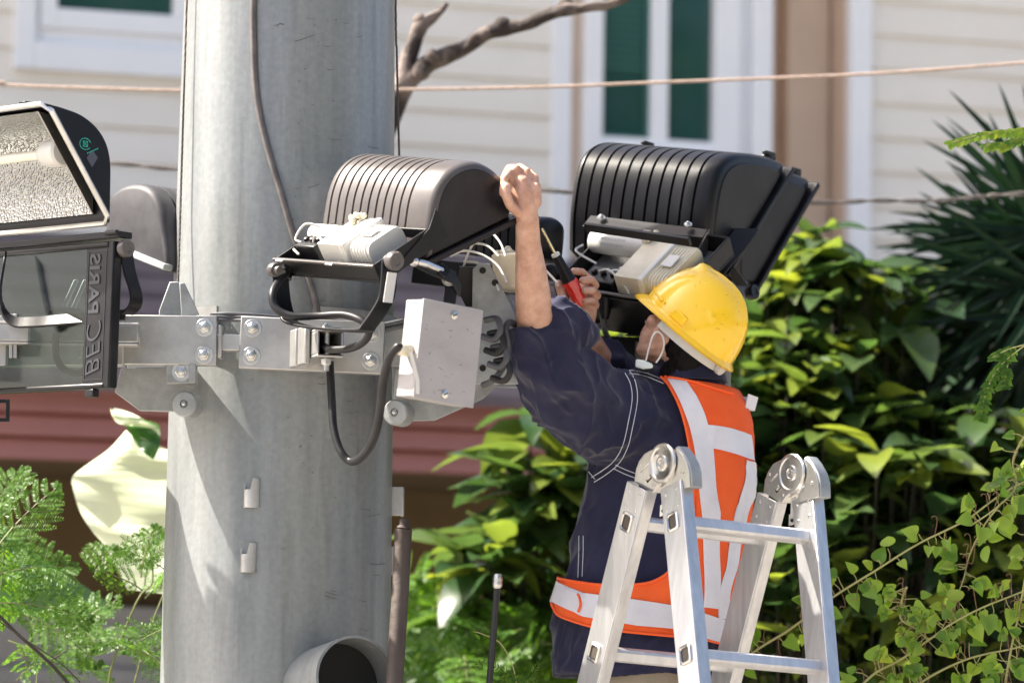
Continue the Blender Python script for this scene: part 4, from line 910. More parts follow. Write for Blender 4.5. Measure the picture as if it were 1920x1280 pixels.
# right arm and hand round the screwdriver
bd.chain([(at(1262,775,YT+.03),.08),(SHR,.062),(ELR,.045),(lerp(ELR,WRR,.5),.038),(WRR,.0262)])
bd.chain([(WRR,.0262),(at(1097,588,-.095),.028),(at(1098,562,-.09),.0265),(at(1098,545,-.088),.022)])
bd.chain([(at(1082,585,-.10),.020),(at(1080,560,-.085),.016)])
finger([(1092,546,-.09),(1104,522,-.10),(1092,510,-.125),(1076,508,-.130)], .0100)
finger([(1100,556,-.09),(1116,535,-.10),(1108,524,-.130),(1092,526,-.145)], .0108)
finger([(1104,566,-.09),(1120,554,-.10),(1112,544,-.132),(1096,545,-.150)], .0104)
finger([(1104,578,-.09),(1118,572,-.10),(1110,563,-.130),(1096,564,-.145)], .0094)
finger([(1084,596,-.105),(1064,577,-.125),(1053,552,-.138),(1047,532,-.136)], .0120)   # thumb
HIPL, HIPR = at(1165,1290,-.03), at(1245,1290,.02)
FTL, FTR = at(1135,2010,-.02), at(1225,2015,.06)
for hip, ft in ((HIPL, FTL), (HIPR, FTR)):
    kn = lerp(hip, ft, .50)+Vector((-.05,.05,0))
    bd.chain([(at(1205,1240,YT),.11),(hip,.085),(kn,.058),(lerp(kn,ft,.35),.056),(ft+Vector((0,0,.09)),.038),(ft+Vector((0,0,.03)),.036),(ft+Vector((-.10,.07,.01)),.028)])
body = remesh(bd, .0032, 4, .5)
for i, p in enumerate(body.v):           # tendons, knuckle creases and veins, very slight
    k = noise.noise(p*55)*.0007+noise.noise(p*18)*.0012; body.v[i] = p+body.n[i]*k
obj('body', body, M['skin'], person, smooth=180)
# nails
def nail(px, py, Y, d=(0,-1,.2), w_=.0052, l_=.0065):
    d = Vector(d).normalized(); c = at(px, py, Y); x, y = perp(d)
    obj('fingernail', B().ball(c, 1, Fr(c, x, y, d), 6, (w_, l_, .0016)), mat_nail, person)
mat_nail = mat('nail', (.62,.42,.34), .3)
nail(1045, 533, -.148, (-.2,-1,.1))
# ---- hair under the helmet
hb = B()
hb.ball(hp(-.032,0,-.012), 1, headf, 14, (.072,.081,.085)); hb.ball(hp(-.062,0,-.055), 1, headf, 12, (.040,.062,.052)); hb.ball(hp(-.020,.045,-.020), 1, headf, 12, (.034,.034,.042))
hb.ball(hp(-.050,.022,-.085), 1, headf, 12, (.035,.030,.03))
hr = remesh(hb, .004, 2)
for i, p in enumerate(hr.v): hr.v[i] = p+hr.n[i]*(noise.noise(Vector((p.dot(HFw)*140, p.dot(HS)*140, p.dot(HU)*25)))*.0035)
obj('hair', hr, M['hair'], person, smooth=180)
# strands fringing the neck line
b = B()
for i in range(150):
    a = random.uniform(-2.4, .55); rr_ = .066
    p = hp(-.055+.045*math.sin(a)*-1*0-.02*random.random(), 0, -.085)
    q = hp(-.05+.05*math.cos(a+1.57)*.6, .060*math.cos(a), -.095+random.uniform(-.012,.014))
    b.tube([q, q-HU*.014+Vector((random.uniform(-.004,.004),random.uniform(-.004,.004),-.006))], [.0011,.0003], 4)
obj('hair_fringe', b, M['hair'], person)
# ---- helmet shell
hm = thing('x', None, None, (0,0,0)); bpy.data.objects.remove(hm)
def hproj(u, v):
    p = R3.inverted() @ (hp(.132*math.cos(u)*math.cos(v*math.pi/2)**.82-.004, .103*math.sin(u)*math.cos(v*math.pi/2)**.82, .142*math.sin(v*math.pi/2))-CAM)
    return 960-p.x/p.z*FPX, 640+p.y/p.z*FPX
def hfind(px, py):
    best = min(((hproj(R(a), v/60)[0]-px)**2+(hproj(R(a), v/60)[1]-py)**2, a, v/60) for a in range(0, 300, 3) for v in range(0, 58, 2) if math.sin(R(a)) > -.2)
    q = best[1:]; u, el = R(q[0]), q[1]*math.pi/2; k = math.cos(el)**.82
    return Vector((.132*math.cos(u)*k, .103*math.sin(u)*k, .142*math.sin(el)))
RA, RB = hfind(1316, 503), hfind(1336, 596)
RA, RB = RA, RB
def ridge(p):
    m_ = 0
    for sg in (1, -1):
        a = Vector((RA.x, abs(RA.y)*sg, RA.z)); b_ = Vector((RB.x, abs(RB.y)*sg, RB.z)); d = b_-a; t = max(-.25, min(1, (p-a).dot(d)/d.dot(d))); q = a+d*t; w_ = lerp(.015, .006, max(0, t)); m_ = max(m_, math.exp(-((p-q).length/w_)**2*1.0)*lerp(.012, .006, max(0, t)))
    return m_
def helm(u, v, off=0):                   # u angle round (0 = front), v 0 rim .. 1 crown
    el = v*math.pi/2; ax, ay, az = .132, .103, .142
    c, s_ = math.cos(u), math.sin(u)
    k = math.cos(el)**.82; zz = math.sin(el)**1.0
    r = 1
    # central and side ridges running over the crown, front to back
    yy = ay*s_*k
    e = 1
    for yc, wd, hh in ((0,.011,.0055),):
        if v > .18: e += hh/.14*math.exp(-((yy-yc)/wd)**2)*min(1, (v-.18)/.25)
    e += ridge(Vector((ax*c*k, ay*s_*k, az*zz)))/.13
    return hp((ax+off)*c*k*e-.004, (ay+off)*s_*k*e, (az+off)*zz*e)
NU, NV = 160, 60
rs = [[helm(2*math.pi*k/NU, i/NV*.995) for k in range(NU)] for i in range(NV+1)]
ri = [[helm(2*math.pi*k/NU, i/NV*.99, -.003) for k in range(NU)] for i in range(NV, -1, -1)]
def brim(u, t):                          # t 0 at the shell .. 1 at the lip
    c, s_ = math.cos(u), math.sin(u); pk = max(0, c)**1.8
    wd = .010+.020*pk+.004*max(0,-c); dz = -.010*t-.012*pk*t*t
    return hp((.132+wd*t)*c-.004, (.103+(.010)*t)*s_, dz)
br = [[brim(2*math.pi*k/NU, t) for k in range(NU)] for t in (1, .97, .7, .4, .1, 0)]
br_in = [[brim(2*math.pi*k/NU, t)-HU*.0032 for k in range(NU)] for t in (0, .5, .97, 1)]
hel = obj('hard_hat', B().rings(br_in+[], caps=False).rings(br+rs[1:], caps=False).rings(ri, caps=False), M['helmet'], person, smooth=50)
obj('hat_slot', B().box(Fr(hp(-.012,.1025,.010), HFw, HS, HU), (-.024,.018), (-.004,.0065), (-.004,.020)), M['helmet'], hel, bevel=.003)
obj('hat_slot', B().box(Fr(hp(-.012,-.1025,.010), HFw, -HS, HU), (-.024,.018), (-.004,.0065), (-.004,.020)), M['helmet'], hel, bevel=.003)
b = B()
for a0, a1 in ((48, 66),(69, 71)): 
    pts = [helm(R(a), .085, .0015) for a in range(a0, a1+1, 2)]
    b.tube(pts, .0032, 8)
b.tube([helm(R(a), .10, .001) for a in range(-30, 31, 3)], .0028, 8)
obj('hat_gutter', b, M['helmet'], hel)
sf = B(); r9 = random.Random(5)
for k in range(42):
    u, v = r9.uniform(.3, 3.3), r9.uniform(.08, .85); L_ = r9.uniform(.01, .10); a_ = r9.uniform(-.6,.6)
    sf.tube([helm(u, v, -.0001), helm(u+L_*.5, v+L_*a_*.5, .0001), helm(u+L_, v+L_*a_, -.0001)], r9.uniform(.0002,.0006), 4)
obj('hat_scuffs', sf, mat('helmet_dirt', (.40,.22,.03), .7), hel)['kind'] = 'stuff'
# head band of the helmet, white, showing at the back
hbnd = B(); rs = []
for k in range(41):
    a = R(lerp(78, 282, k/40)); c, s_ = math.cos(a), math.sin(a); q = .5-.5*math.cos(2*math.pi*min(1, abs(k-20)/20))*1
    up = -.004; dn = -.034+.006*math.sin(k*.5)*0
    o1 = lambda r_, z: hp((.118+r_)*c-.004, (.093+r_)*s_, z)
    rs.append([o1(0,up), o1(.003,up), o1(.003,dn), o1(0,dn)])
obj('hat_headband', hbnd.rings(rs), M['white_plastic'], hel, bevel=.001)
obj('hat_knob', B().lathe(hp(-.125,0,-.02), -HFw, [(0,0),(.016,0),(.017,.004),(.015,.012),(0,.012)], 20), M['white_plastic'], hel)
# ---- mask with ear loops
b2 = B(); b2.rings([[at(x, y, Y) for x, y in q] for q, Y in ((((1192,673),(1208,675),(1224,682),(1224,690),(1206,692),(1191,688)),-.165), (((1193,675),(1208,677),(1223,684),(1223,689),(1206,690),(1192,687)),-.10))])
mask = obj('face_mask', b2, M['mask'], person, bevel=.004, smooth=60)
obj('mask_loop', B().tube([at(1211,676,-.165), at(1216,655,-.168), at(1223,632,-.166), at(1231,622,-.160), at(1241,628,-.160), at(1245,645,-.162), at(1240,664,-.162), at(1230,680,-.165)], .0021, 7, 8), M['white_plastic'], mask)
# ---- trousers and boots
tr = B()
for hip, ft in ((HIPL, FTL), (HIPR, FTR)):
    kn = lerp(hip, ft, .50)+Vector((-.05,.05,0))
    tr.chain([(at(1205,1240,YT),.135),(hip,.108),(kn,.082),(lerp(kn,ft,.4),.078),(ft+Vector((0,0,.11)),.068)])
trm = remesh(tr, .009, 3)
for i, p in enumerate(trm.v): trm.v[i] = p+trm.n[i]*(noise.noise(Vector((p.x*9, p.y*9, p.z*22)))*.007)
obj('trousers', trm, M['khaki'], person, smooth=180)
for ft in (FTL, FTR):
    bt = B().chain([(ft+Vector((0,0,.10)),.05),(ft+Vector((0,0,.035)),.045),(ft+Vector((-.11,.08,.02)),.038)])
    obj('boot', remesh(bt, .006, 3), M['boot'], person, smooth=180)
# ---- jacket
jk = B(); Nt = 56
for_r = []
for py in [692,705,720,735,755,780,810,850,900,950,1000,1050,1100,1150,1200,1230,1250,1268]:
    for_r.append([tor(py, 2*math.pi*k/Nt) for k in range(Nt)])
jk.rings(for_r)
jk.chain([(at(1250,788,-.03),.110),(at(1176,792,-.09),.112),(at(1135,780,-.13),.115),(at(1092,754,-.20),.107),(at(1050,716,-.28),.092),(at(1018,672,-.35),.078)])
jk.chain([(at(1018,672,-.35),.078),(at(1028,640,-.36),.074),(at(1043,612,-.37),.062)])
jk.chain([(at(1000,668,-.34),.066),(at(1018,630,-.37),.060)])
jk.chain([(at(1060,606,-.34),.052),(at(1085,618,-.30),.042)])
jk.chain([(at(1245,765,.02),.10),(at(1338,785,.10),.082),(at(1250,780,.16),.08),(at(1180,752,.15),.07),(at(1140,680,.05),.060)])    # right sleeve behind
jk.chain([(at(1240,718,-.03),.055),(at(1200,715,-.08),.045)])
jk.chain([(at(998,642,-.385),.060),(at(1024,604,-.385),.052)])
jm = remesh(jk, .0052, 9, .5)
AX = (at(1035,600,-.37)-at(1135,780,-.13)).normalized()
def fold(p, ax, f, s_=1.0):
    x, y = perp(ax); q = Vector((p.dot(ax)*f*.35, p.dot(x)*f, p.dot(y)*f))
    n1 = max(0, 1-abs(noise.noise(q))*2.4); return (n1**2.2-.25)*s_
A2 = Vector((.45,0,.89)).normalized()
for i, p in enumerate(jm.v):
    rel = p-at(1176,792,-.09); s_ = max(0, min(1, (rel.dot(AX)+.02)/.10)); nn = jm.n[i]
    q1 = (fold(p, (AX+Vector((.35,0,-.1))).normalized(), 12)*.020 + fold(p+Vector((3,1,2)), AX, 24)*.007)*s_ + noise.noise(p*9)*.008*s_
    lowz = max(0, min(1, (at(1200,1190,0).z-p.z)/.05))
    q2 = (fold(p, A2, 11)*.010 + fold(p+Vector((5,1,2)), A2, 25)*.003 + noise.noise(p*7)*.004)*(1-s_)
    q3 = lowz*(fold(p, Vector((1,0,.15)).normalized(), 16)*.009)
    jm.v[i] = p + nn*(q1+q2+q3-.004)
# carve the sleeve mouth: push the faces around the opening inwards
MO = at(1040,590,-.37); MN = Vector((-.12,-.05,.99)).normalized()
obj('jacket', jm, M['navy'], person, smooth=180)
JB = BVHTree.FromPolygons(jm.v, jm.f)
def hit(px, py, off=.0015, Yd=-.1):
    d = ray(px, py).normalized(); h_ = JB.ray_cast(CAM, d)
    if h_[0] is None: return at(px, py, Yd)
    n = h_[1]; n = n if n.dot(d) < 0 else -n
    return h_[0]+n*off
def stitch(pts, gap=5, r=.0010):
    b = B(); P = spline([Vector((x, y, 0)) for x, y in pts], 8)
    for s_ in (-1, 1):
        q = []
        for i, p in enumerate(P):
            d = (P[min(i+1, len(P)-1)]-P[max(i-1, 0)]).normalized(); q.append(hit(p.x-d.y*gap*s_, p.y+d.x*gap*s_, .0008))
        k = 0
        while k < len(q)-1: b.tube(q[k:k+2], r, 5); k += 1
    return obj('stitching', b, M['thread'], person)
stitch([(1176,697),(1186,716),(1190,745),(1184,785),(1174,830),(1160,860),(1138,882),(1112,899)])
stitch([(1152,874),(1172,884),(1196,893)], 4)
stitch([(1180,697),(1210,702),(1245,716)], 3, .0008)
b = B()
for pts in ([(1086,1004),(1086,1030),(1085,1056),(1084,1082)],[(1094,1004),(1094,1030),(1093,1056),(1092,1080)],[(1104,884),(1116,898)]):
    for a_, b__ in zip(pts, pts[1:]): b.tube([hit(*a_, .001), hit(*b__, .001)], .0009, 5)
obj('stitching', b, M['thread'], person)
# ---- vest: ruled sheets on the torso surface, picked in (height, angle round the body)
def surf(py, th, off):
    p = tor(py, th, off); c = at(interp(TOR, py)[0], py, YT); d = (p-c); L = d.length; d.normalize()
    h_ = JB.ray_cast(c+d*(L+.055), -d, .10)
    if h_[0] is not None and (h_[0]-c).length > L-off-.01: p = h_[0]+d*off if (h_[0]-c).length > (L-off) else p
    return p + d*(noise.noise(Vector((py*.012, th*3.5, 1)))*.004+(1-abs(noise.noise(Vector((py*.006+th*2, th*6, 7))))*2)*.003)
def sheet(name, rows, ncol, off, mat_, parent, th=.0018, wav=0):
    """rows = [(left (py, theta), right (py, theta))...]"""
    b = B(); G = []
    m_ = len(rows)
    for (l, r_) in rows: G.append([surf(lerp(l[0], r_[0], j/ncol), lerp(l[1], r_[1], j/ncol), off) for j in range(ncol+1)])
    nm = []
    top = [p for r_ in G for p in r_]
    ctr = lambda p, py: p
    inn_ = []
    for (l, r_), row in zip(rows, G):
        for j, p in enumerate(row):
            py = lerp(l[0], r_[0], j/ncol); c = at(interp(TOR, py)[0], py, YT); inn_.append(p-(p-c).normalized()*th)
    w_ = ncol+1; n = len(top); fs = []
    for i in range(m_-1):
        for j in range(ncol): fs += [(i*w_+j, i*w_+j+1, (i+1)*w_+j+1, (i+1)*w_+j), (n+i*w_+j, n+(i+1)*w_+j, n+(i+1)*w_+j+1, n+i*w_+j+1)]
        fs += [(i*w_, (i+1)*w_, n+(i+1)*w_, n+i*w_), (i*w_+ncol, n+i*w_+ncol, n+(i+1)*w_+ncol, (i+1)*w_+ncol)]
    for j in range(ncol): fs += [(j, n+j, n+j+1, j+1), ((m_-1)*w_+j, (m_-1)*w_+j+1, n+(m_-1)*w_+j+1, n+(m_-1)*w_+j)]
    b.add(top+inn_, fs); return obj(name, b, M[mat_], parent, smooth=70)
def pth(px, py, add=0): return (py, tor_th(px, py)+add)
LE = [(712,1248),(740,1258),(780,1272),(820,1281),(860,1287),(900,1291),(950,1292),(1000,1291),(1060,1290),(1130,1290),(1197,1290)]
def tabx(t, y): return interp(t, y)[0]
rows = []
for k in range(45):
    py = lerp(714, 1196, k/44); rows.append(((py, tor_th(tabx(LE, py), py)), (py+lerp(0, 22, k/44)+ (22 if py < 760 else 0)*(1-(py-714)/46 if py < 760 else 0), lerp(1.9, 2.35, min(1, (py-714)/60)))))
vest = sheet('vest', rows, 26, .010, 'orange', person)
top_t = [(1035,1082),(1075,1092),(1130,1101),(1200,1099),(1235,1086),(1258,1062),(1275,1030),(1289,985)]
bot_t = [(1035,1128),(1060,1158),(1120,1180),(1200,1190),(1290,1196)]
rows = []
for k in range(40):
    px = lerp(1044, 1289.5, k/39); a = tabx(top_t, px); c = tabx(bot_t, px)
    rows.append(((a, tor_th(px, a)), (c, tor_th(px, c))))
# round the left side towards the front
rows = [((1082, -math.pi/2-1.1*(1-k/8)), (1128, -math.pi/2-1.1*(1-k/8))) for k in range(8)]+rows
sheet('vest_side', rows, 12, .010, 'orange', vest)
def band(name, L_, R_, off=.0125, n=40, mat_='band', ncol=8, parent=None):
    """L_, R_: pixel polylines, ruled between"""
    a = spline([Vector((x, y, 0)) for x, y in L_], 8); c = spline([Vector((x, y, 0)) for x, y in R_], 8)
    def res(P, t): q = t*(len(P)-1); i = min(int(q), len(P)-2); return P[i].lerp(P[i+1], q-i)
    rows = []
    for k in range(n+1):
        p, q = res(a, k/n), res(c, k/n); rows.append(((p.y, tor_th(p.x, p.y)), (q.y, tor_th(q.x, q.y))))
    return sheet(name, rows, ncol, off, mat_, parent or vest, .0012)
band('reflective_band', [(1254,716),(1277,780),(1291,830),(1297,880),(1303,940),(1308,1010),(1310,1080),(1306,1140)], [(1284,722),(1312,780),(1324,830),(1330,880),(1333,940),(1336,1010),(1338,1080),(1334,1142)])
band('reflective_band', [(1316,803),(1345,806),(1370,810),(1397,816)], [(1322,846),(1345,850),(1370,856),(1402,864)], .0128)
band('reflective_band', [(1384,864),(1386,900),(1368,955),(1357,1010),(1350,1060),(1336,1110),(1335,1160)], [(1403,868),(1406,905),(1392,960),(1378,1015),(1368,1065),(1354,1112),(1356,1160)], .0128)
wt = [(1040,1086),(1100,1116),(1190,1128),(1270,1140),(1330,1158),(1362,1166)]; wb = [(1040,1128),(1100,1160),(1190,1176),(1270,1182),(1330,1204),(1362,1210)]
rows = []
for k in range(46):
    px = lerp(1042, 1368, k/45); rows.append(((tabx(wt, px), tor_th(px, tabx(wt, px))), (tabx(wb, px), tor_th(px, tabx(wb, px)))))
rows = [((1088, -math.pi/2-1.0*(1-k/6)), (1130, -math.pi/2-1.0*(1-k/6))) for k in range(6)]+rows
sheet('reflective_band', rows, 6, .0138, 'band', vest, .0012)
def piping(pts, off=.012, r=.0032, wrap=None):
    P = spline([Vector((x, y, 0)) for x, y in pts], 6); q = [surf(p.y, tor_th(p.x, p.y), off) for p in P]
    return obj('binding', B().tube(q, r, 7), M['orange_trim'], vest)
piping([(1249,714),(1258,740),(1272,780),(1281,820),(1287,860),(1291,900),(1292,950),(1290,985),(1275,1030),(1258,1062),(1235,1086),(1200,1099),(1130,1101),(1075,1092),(1046,1083)])
piping([(1044,1134),(1060,1158),(1120,1180),(1200,1190),(1290,1197),(1330,1204),(1366,1216)])
piping([(1092,1118),(1098,1135),(1094,1152)], .0165, .0028)
piping([(1252,713),(1290,722),(1330,734),(1362,742)], .012, .003)
b = B().strap([surf(752, 1.25, .016), surf(756, 1.5, .030), at(1384,756,-.04), at(1396,766,-.05)], Vector((.004,0,.016)), .002); obj('strap_end', b, M['band'], vest)
b = B()
for k in range(5): b.tube([at(1398,862,-.02), at(1408+k*2,868+k*1.5,-.03), at(1420-k,872+k*2,-.03)], .0008, 4)
obj('loose_thread', b, M['orange_trim'], vest)
# collar
b = B(); rs = []
for k in range(33):
    th = 2*math.pi*k/32; rs.append([at(1289,700,YT)+Vector((math.sin(th)*r_, -math.cos(th)*r_*1.1, z-.02*math.sin(th)*0)) for r_, z in ((.078,.030),(.082,.030),(.094,-.02),(.088,-.02))])
obj('collar', b.rings(rs[:-1], closed=True), M['navy'], person, smooth=60)
# ================================================================== SCREWDRIVER
sc_a, sc_b = at(1016,428,-.20), at(1087,564,-.135); dS = (sc_b-sc_a).normalized()
scd = thing('screwdriver', 'screwdriver with gold shaft and translucent red and black handle in the right hand', 'screwdriver', sc_b)
Ls = (sc_b-sc_a).length
obj('shaft', B().lathe(sc_a, dS, [(0,0),(.0022,.001),(.0034,.004),(.0034,Ls*.36),(0,Ls*.36)], 14), M['gold'], scd)
obj('collar', B().lathe(sc_a+dS*Ls*.345, dS, [(0,0),(.0095,0),(.0105,.003),(.010,.008),(0,.008)], 20), M['white_plastic'], scd)
obj('grip', B().lathe(sc_a+dS*(Ls*.345+.007), dS, [(0,0),(.0105,0),(.0115,.012),(.0125,.03),(.0155,.055),(.017,.066),(0,.066)], 24), M['black'], scd)
nl = []
for h_, r_ in ((0,.0172),(.006,.0178),(.02,.0168),(.04,.0155),(.056,.0145),(.064,.012),(.067,.004)):
    x, y = perp(dS); o_ = sc_a+dS*(Ls*.345+.073+h_)
    nl.append([o_+(x*math.cos(k*math.pi/12)+y*math.sin(k*math.pi/12))*r_*(1+.06*math.cos(k*math.pi/12*6)) for k in range(24)])
obj('handle', B().rings(nl), M['red_clear'], scd)
# ================================================================== LADDER
lad = thing('stepladder', 'folding aluminium stepladder with two round locking hinges standing behind the worker', 'ladder', at(1330,2300,-.5))
HL, HR = at(1252,872,-.58), at(1488,894,-.36)
RX = (HR-HL); RX.z = RX.z; RX = RX.normalized()
RAILS = {}
def rail(h, p_top, Yt, p_bot, Yb, s0=.048, th_=.017):
    o_ = at(*p_top, Yt); e = at(*p_bot, Yb); d = (e-o_).normalized(); t = (0-o_.z)/d.z
    x = (RX-d*RX.dot(d)).normalized(); w_ = d.cross(x).normalized()
    if w_.dot(Vector((1,-1,0))) < 0: w_ = -w_
    f = Fr(o_, x, w_, d); wd = .0355
    b = B()                              # channel: web on the outer face, two flanges
    b.box(f, (-th_, -th_+.004), (-wd, wd), (s0, t)); b.box(f, (-th_+.004, th_), (-wd, -wd+.004), (s0, t)); b.box(f, (-th_+.004, th_), (wd-.004, wd), (s0, t)); b.box(f, (th_-.004, th_), (-wd+.004, wd-.004), (s0+.12, t))
    r_ = obj('rail', b, M['alu'], lad, bevel=.002)
    obj('foot', B().box(f, (-th_-.003, th_+.003), (-wd-.003, wd+.003), (t-.05, t-.005)), M['black'], r_, bevel=.003)
    b = B()
    for a, z in ((-.019,s0+.018),(.019,s0+.018),(-.019,s0+.054),(.019,s0+.054)):
        b.lathe(f.p(-th_+.0005, a, z), -x, [(0,-.002),(.0045,-.001),(.004,.0018),(.002,.0028),(0,.0028)], 12)
    obj('rivet', b, M['steel'], r_)
    return f
f1 = rail(HL, (1264,872), -.60, (1303,1280), -.75); f2 = rail(HL, (1214,872), -.56, (1112,1280), -.42)
f3 = rail(HR, (1511,894), -.38, (1545,1280), -.52); f4 = rail(HR, (1458,894), -.34, (1360,1280), -.20)
def rung(fa, fb, z, zb_):
    a, c = fa.p(0,0,z), fb.p(0,0,zb_); d = (c-a).normalized(); L = (c-a).length; w_ = fa.y; w_ = (w_-d*w_.dot(d)).normalized()
    s_ = .0150; q = .005
    pr = [(-s_,-s_+q),(-s_+q,-s_),(s_-q,-s_),(s_,-s_+q),(s_,s_-q),(s_-q,s_),(-s_+q,s_),(-s_,s_-q)]
    b = B().prism(Fr(a, w_, d, w_.cross(d)), pr, .0, L-.012); r_ = obj('rung', b, M['alu_side'], lad, bevel=.0015)
    s2 = .0185
    def sq(s, h):
        o_ = []
        for cx_, cz_, a0 in ((s-.006,s-.006,0),(-s+.006,s-.006,90),(-s+.006,-s+.006,180),(s-.006,-s+.006,270)):
            for k in range(5): an = R(a0+22.5*k); o_.append(fa.p(-h, 0, z)+fa.y*(cx_+.006*math.cos(an))+fa.z*(cz_+.006*math.sin(an))*1.15)
        return o_
    obj('rung_socket', B().rings([sq(s2,.0165), sq(s2,.0205), sq(s2-.0035,.0225), sq(s2-.005,.0195)], caps=False), M['steel'], r_)
    obj('socket_hole', B().rings([sq(s2-.0048,.0172), sq(s2-.0048,.0178)]), mat_sock, r_)
mat_sock = mat('socket_inside', (.10,.085,.07), .5, .5)
for z in (.135, .440, .745, 1.05, 1.36, 1.67, 1.98, 2.25):
    if f1.p(0,0,z).z < .08: break
    rung(f1, f3, z, z+.010); rung(f2, f4, z-.002, z+.012)
def hinge(h, dx, dy, fa, fb, rivets=True):
    o_ = h-RX*.020
    def on(px, py):
        d = ray(px+dx, py+dy); return CAM+d*((o_-CAM).dot(RX)/d.dot(RX))
    def slabp(poly, y0, y1, name, m_, parent, bev=.003):
        P = [on(*q) for q in poly]; n = len(P)
        b = B().add([p+RX*y0 for p in P]+[p+RX*y1 for p in P], [tuple(range(n)), tuple(range(2*n-1, n-1, -1))]+[(i, (i+1)%n, n+(i+1)%n, n+i) for i in range(n)])
        return obj(name, b, M[m_], parent, bevel=bev)
    hg = slabp([(1191,903),(1194,880),(1200,864),(1210,850),(1219,845),(1226,842),(1234,834),(1243,831),(1254,832),(1262,840),(1268,856),(1268,872),(1263,890),(1254,902),(1245,906),(1238,907),(1232,914),(1225,925)], -.003, .0, 'hinge', 'steel', lad, .0012)
    slabp([(1192,904),(1196,880),(1203,864),(1220,848),(1245,840),(1258,850),(1262,872),(1245,900),(1232,914),(1226,924)], .0003, .034, 'hinge_core', 'steel', hg)
    slabp([(1249,924),(1254,907),(1263,890),(1267,872),(1266,838),(1276,848),(1286,866),(1291,884),(1292,912)], .002, .0045, 'hinge_arm', 'steel', hg, .001)
    slabp([(1250,920),(1255,905),(1262,885),(1262,838),(1268,835),(1278,848),(1288,866),(1293,884),(1294,913)], .005, .036, 'hinge_core', 'galv_dull', hg)
    c = on(1243, 868); dd = -RX; c = c+dd*.003
    obj('hinge_disc', B().lathe(c, dd, [(.0,-.001),(.0445,-.001),(.0445,.001),(.042,.0028),(.0375,.0028),(.0355,.0005),(.0345,.0000),(.0,.0000)], 56), M['steel'], hg)
    obj('hinge_boss', B().lathe(c, dd, [(0,-.001),(.0185,-.001),(.0185,.0006),(.0165,.0030),(.0125,.0034),(.0105,.0010),(.0075,.0008),(.0068,.0042),(.003,.0046),(0,.0030)], 40), M['steel'], hg)
    A_1, B_1 = on(1203,885)+dd*.0032, on(1224,863)+dd*.0032
    obj('hinge_bead', B().tube([A_1, lerp(A_1,B_1,.1), lerp(A_1,B_1,.9), B_1], [.0008,.0026,.0026,.0008], 8), M['steel'], hg)
    b = B()
    for px, py in ((1203,870),(1228,909),(1279,886)): b.lathe(on(px,py)+dd*(.003 if px < 1260 else -.001), dd, [(0,-.002),(.0040,-.001),(.0036,.0014),(.0022,.0018),(.0020,.0008),(0,.0008)], 12)
    obj('rivet', b, M['steel'], hg)
    f = Fr(on(1219,897)+dd*.0032, (on(1225,888)-on(1213,903)), dd, (0,0,1)); f = Fr(f.o, f.x, dd, f.x.cross(dd))
    obj('hinge_slot', B().box(f, (-.010,.010), (-.001,.0004), (-.0045,.0045)), M['dark_hole'], hg)
    obj('hinge_pin', B().box(f, (-.004,.009), (.0005,.006), (-.0035,.0035)), M['steel'], hg, bevel=.0015)
    m_ = Vector((-.03,.05,-1)).normalized(); o2 = on(1237,912)+RX*.014; w2 = (fa.y*.7+RX*.2).normalized()*.0085
    lv = obj('release_lever', B().strap([o2, o2+m_*.035, o2+m_*.038], w2*.75, .003).strap([o2+m_*.036, o2+m_*.062], w2*1.2, .003), M['steel'], hg, bevel=.001)
    obj('lever_hole', B().lathe(o2+m_*.052-RX*.002+Vector((0,-.0016,0)), Vector((-.5,-.85,0)), [(0,0),(.0042,0),(.0042,.0006),(0,.0006)], 12), M['dark_hole'], lv)
hinge(HL, 0, 0, f1, f2); hinge(HR, 242, 19, f3, f4)
# ================================================================== VEGETATION
rnd = random.Random(11)
def rv(s=1): return Vector((rnd.uniform(-s,s), rnd.uniform(-s,s), rnd.uniform(-s,s)))
LEAFW = [(0,.04),(.12,.42),(.30,.86),(.50,1.0),(.70,.80),(.86,.42),(1.0,.03)]
HEARTW = [(0,.55),(.08,.92),(.25,1.0),(.5,.80),(.75,.42),(1.0,.03)]
def leaf(b, base, d, up, L, W, bend=.25, prof=LEAFW, foldv=.18, wavy=.0):
    d = d.normalized(); s = d.cross(up)
    if s.length < .05: s = d.cross(Vector((.3,.7,.2)))
    s.normalize(); u = s.cross(d).normalized(); vs = []; n = len(prof)
    for t, w_ in prof:
        c = base + d*(L*(t - .25*bend*t*t)) - u*(bend*L*t*t); hw = W*.5*w_; l = hw*foldv*2
        k = wavy*L*math.sin(t*9)
        vs += [c - s*hw + u*(l+k), c, c + s*hw + u*(l-k)]
    fs = []
    for i in range(n-1): a = i*3; fs += [(a,a+1,a+4,a+3),(a+1,a+2,a+5,a+4)]
    b.add(vs, fs)
def mesh_leaves(name, b, m_, parent): return obj(name, b, M[m_], parent, smooth=180, recalc=False)
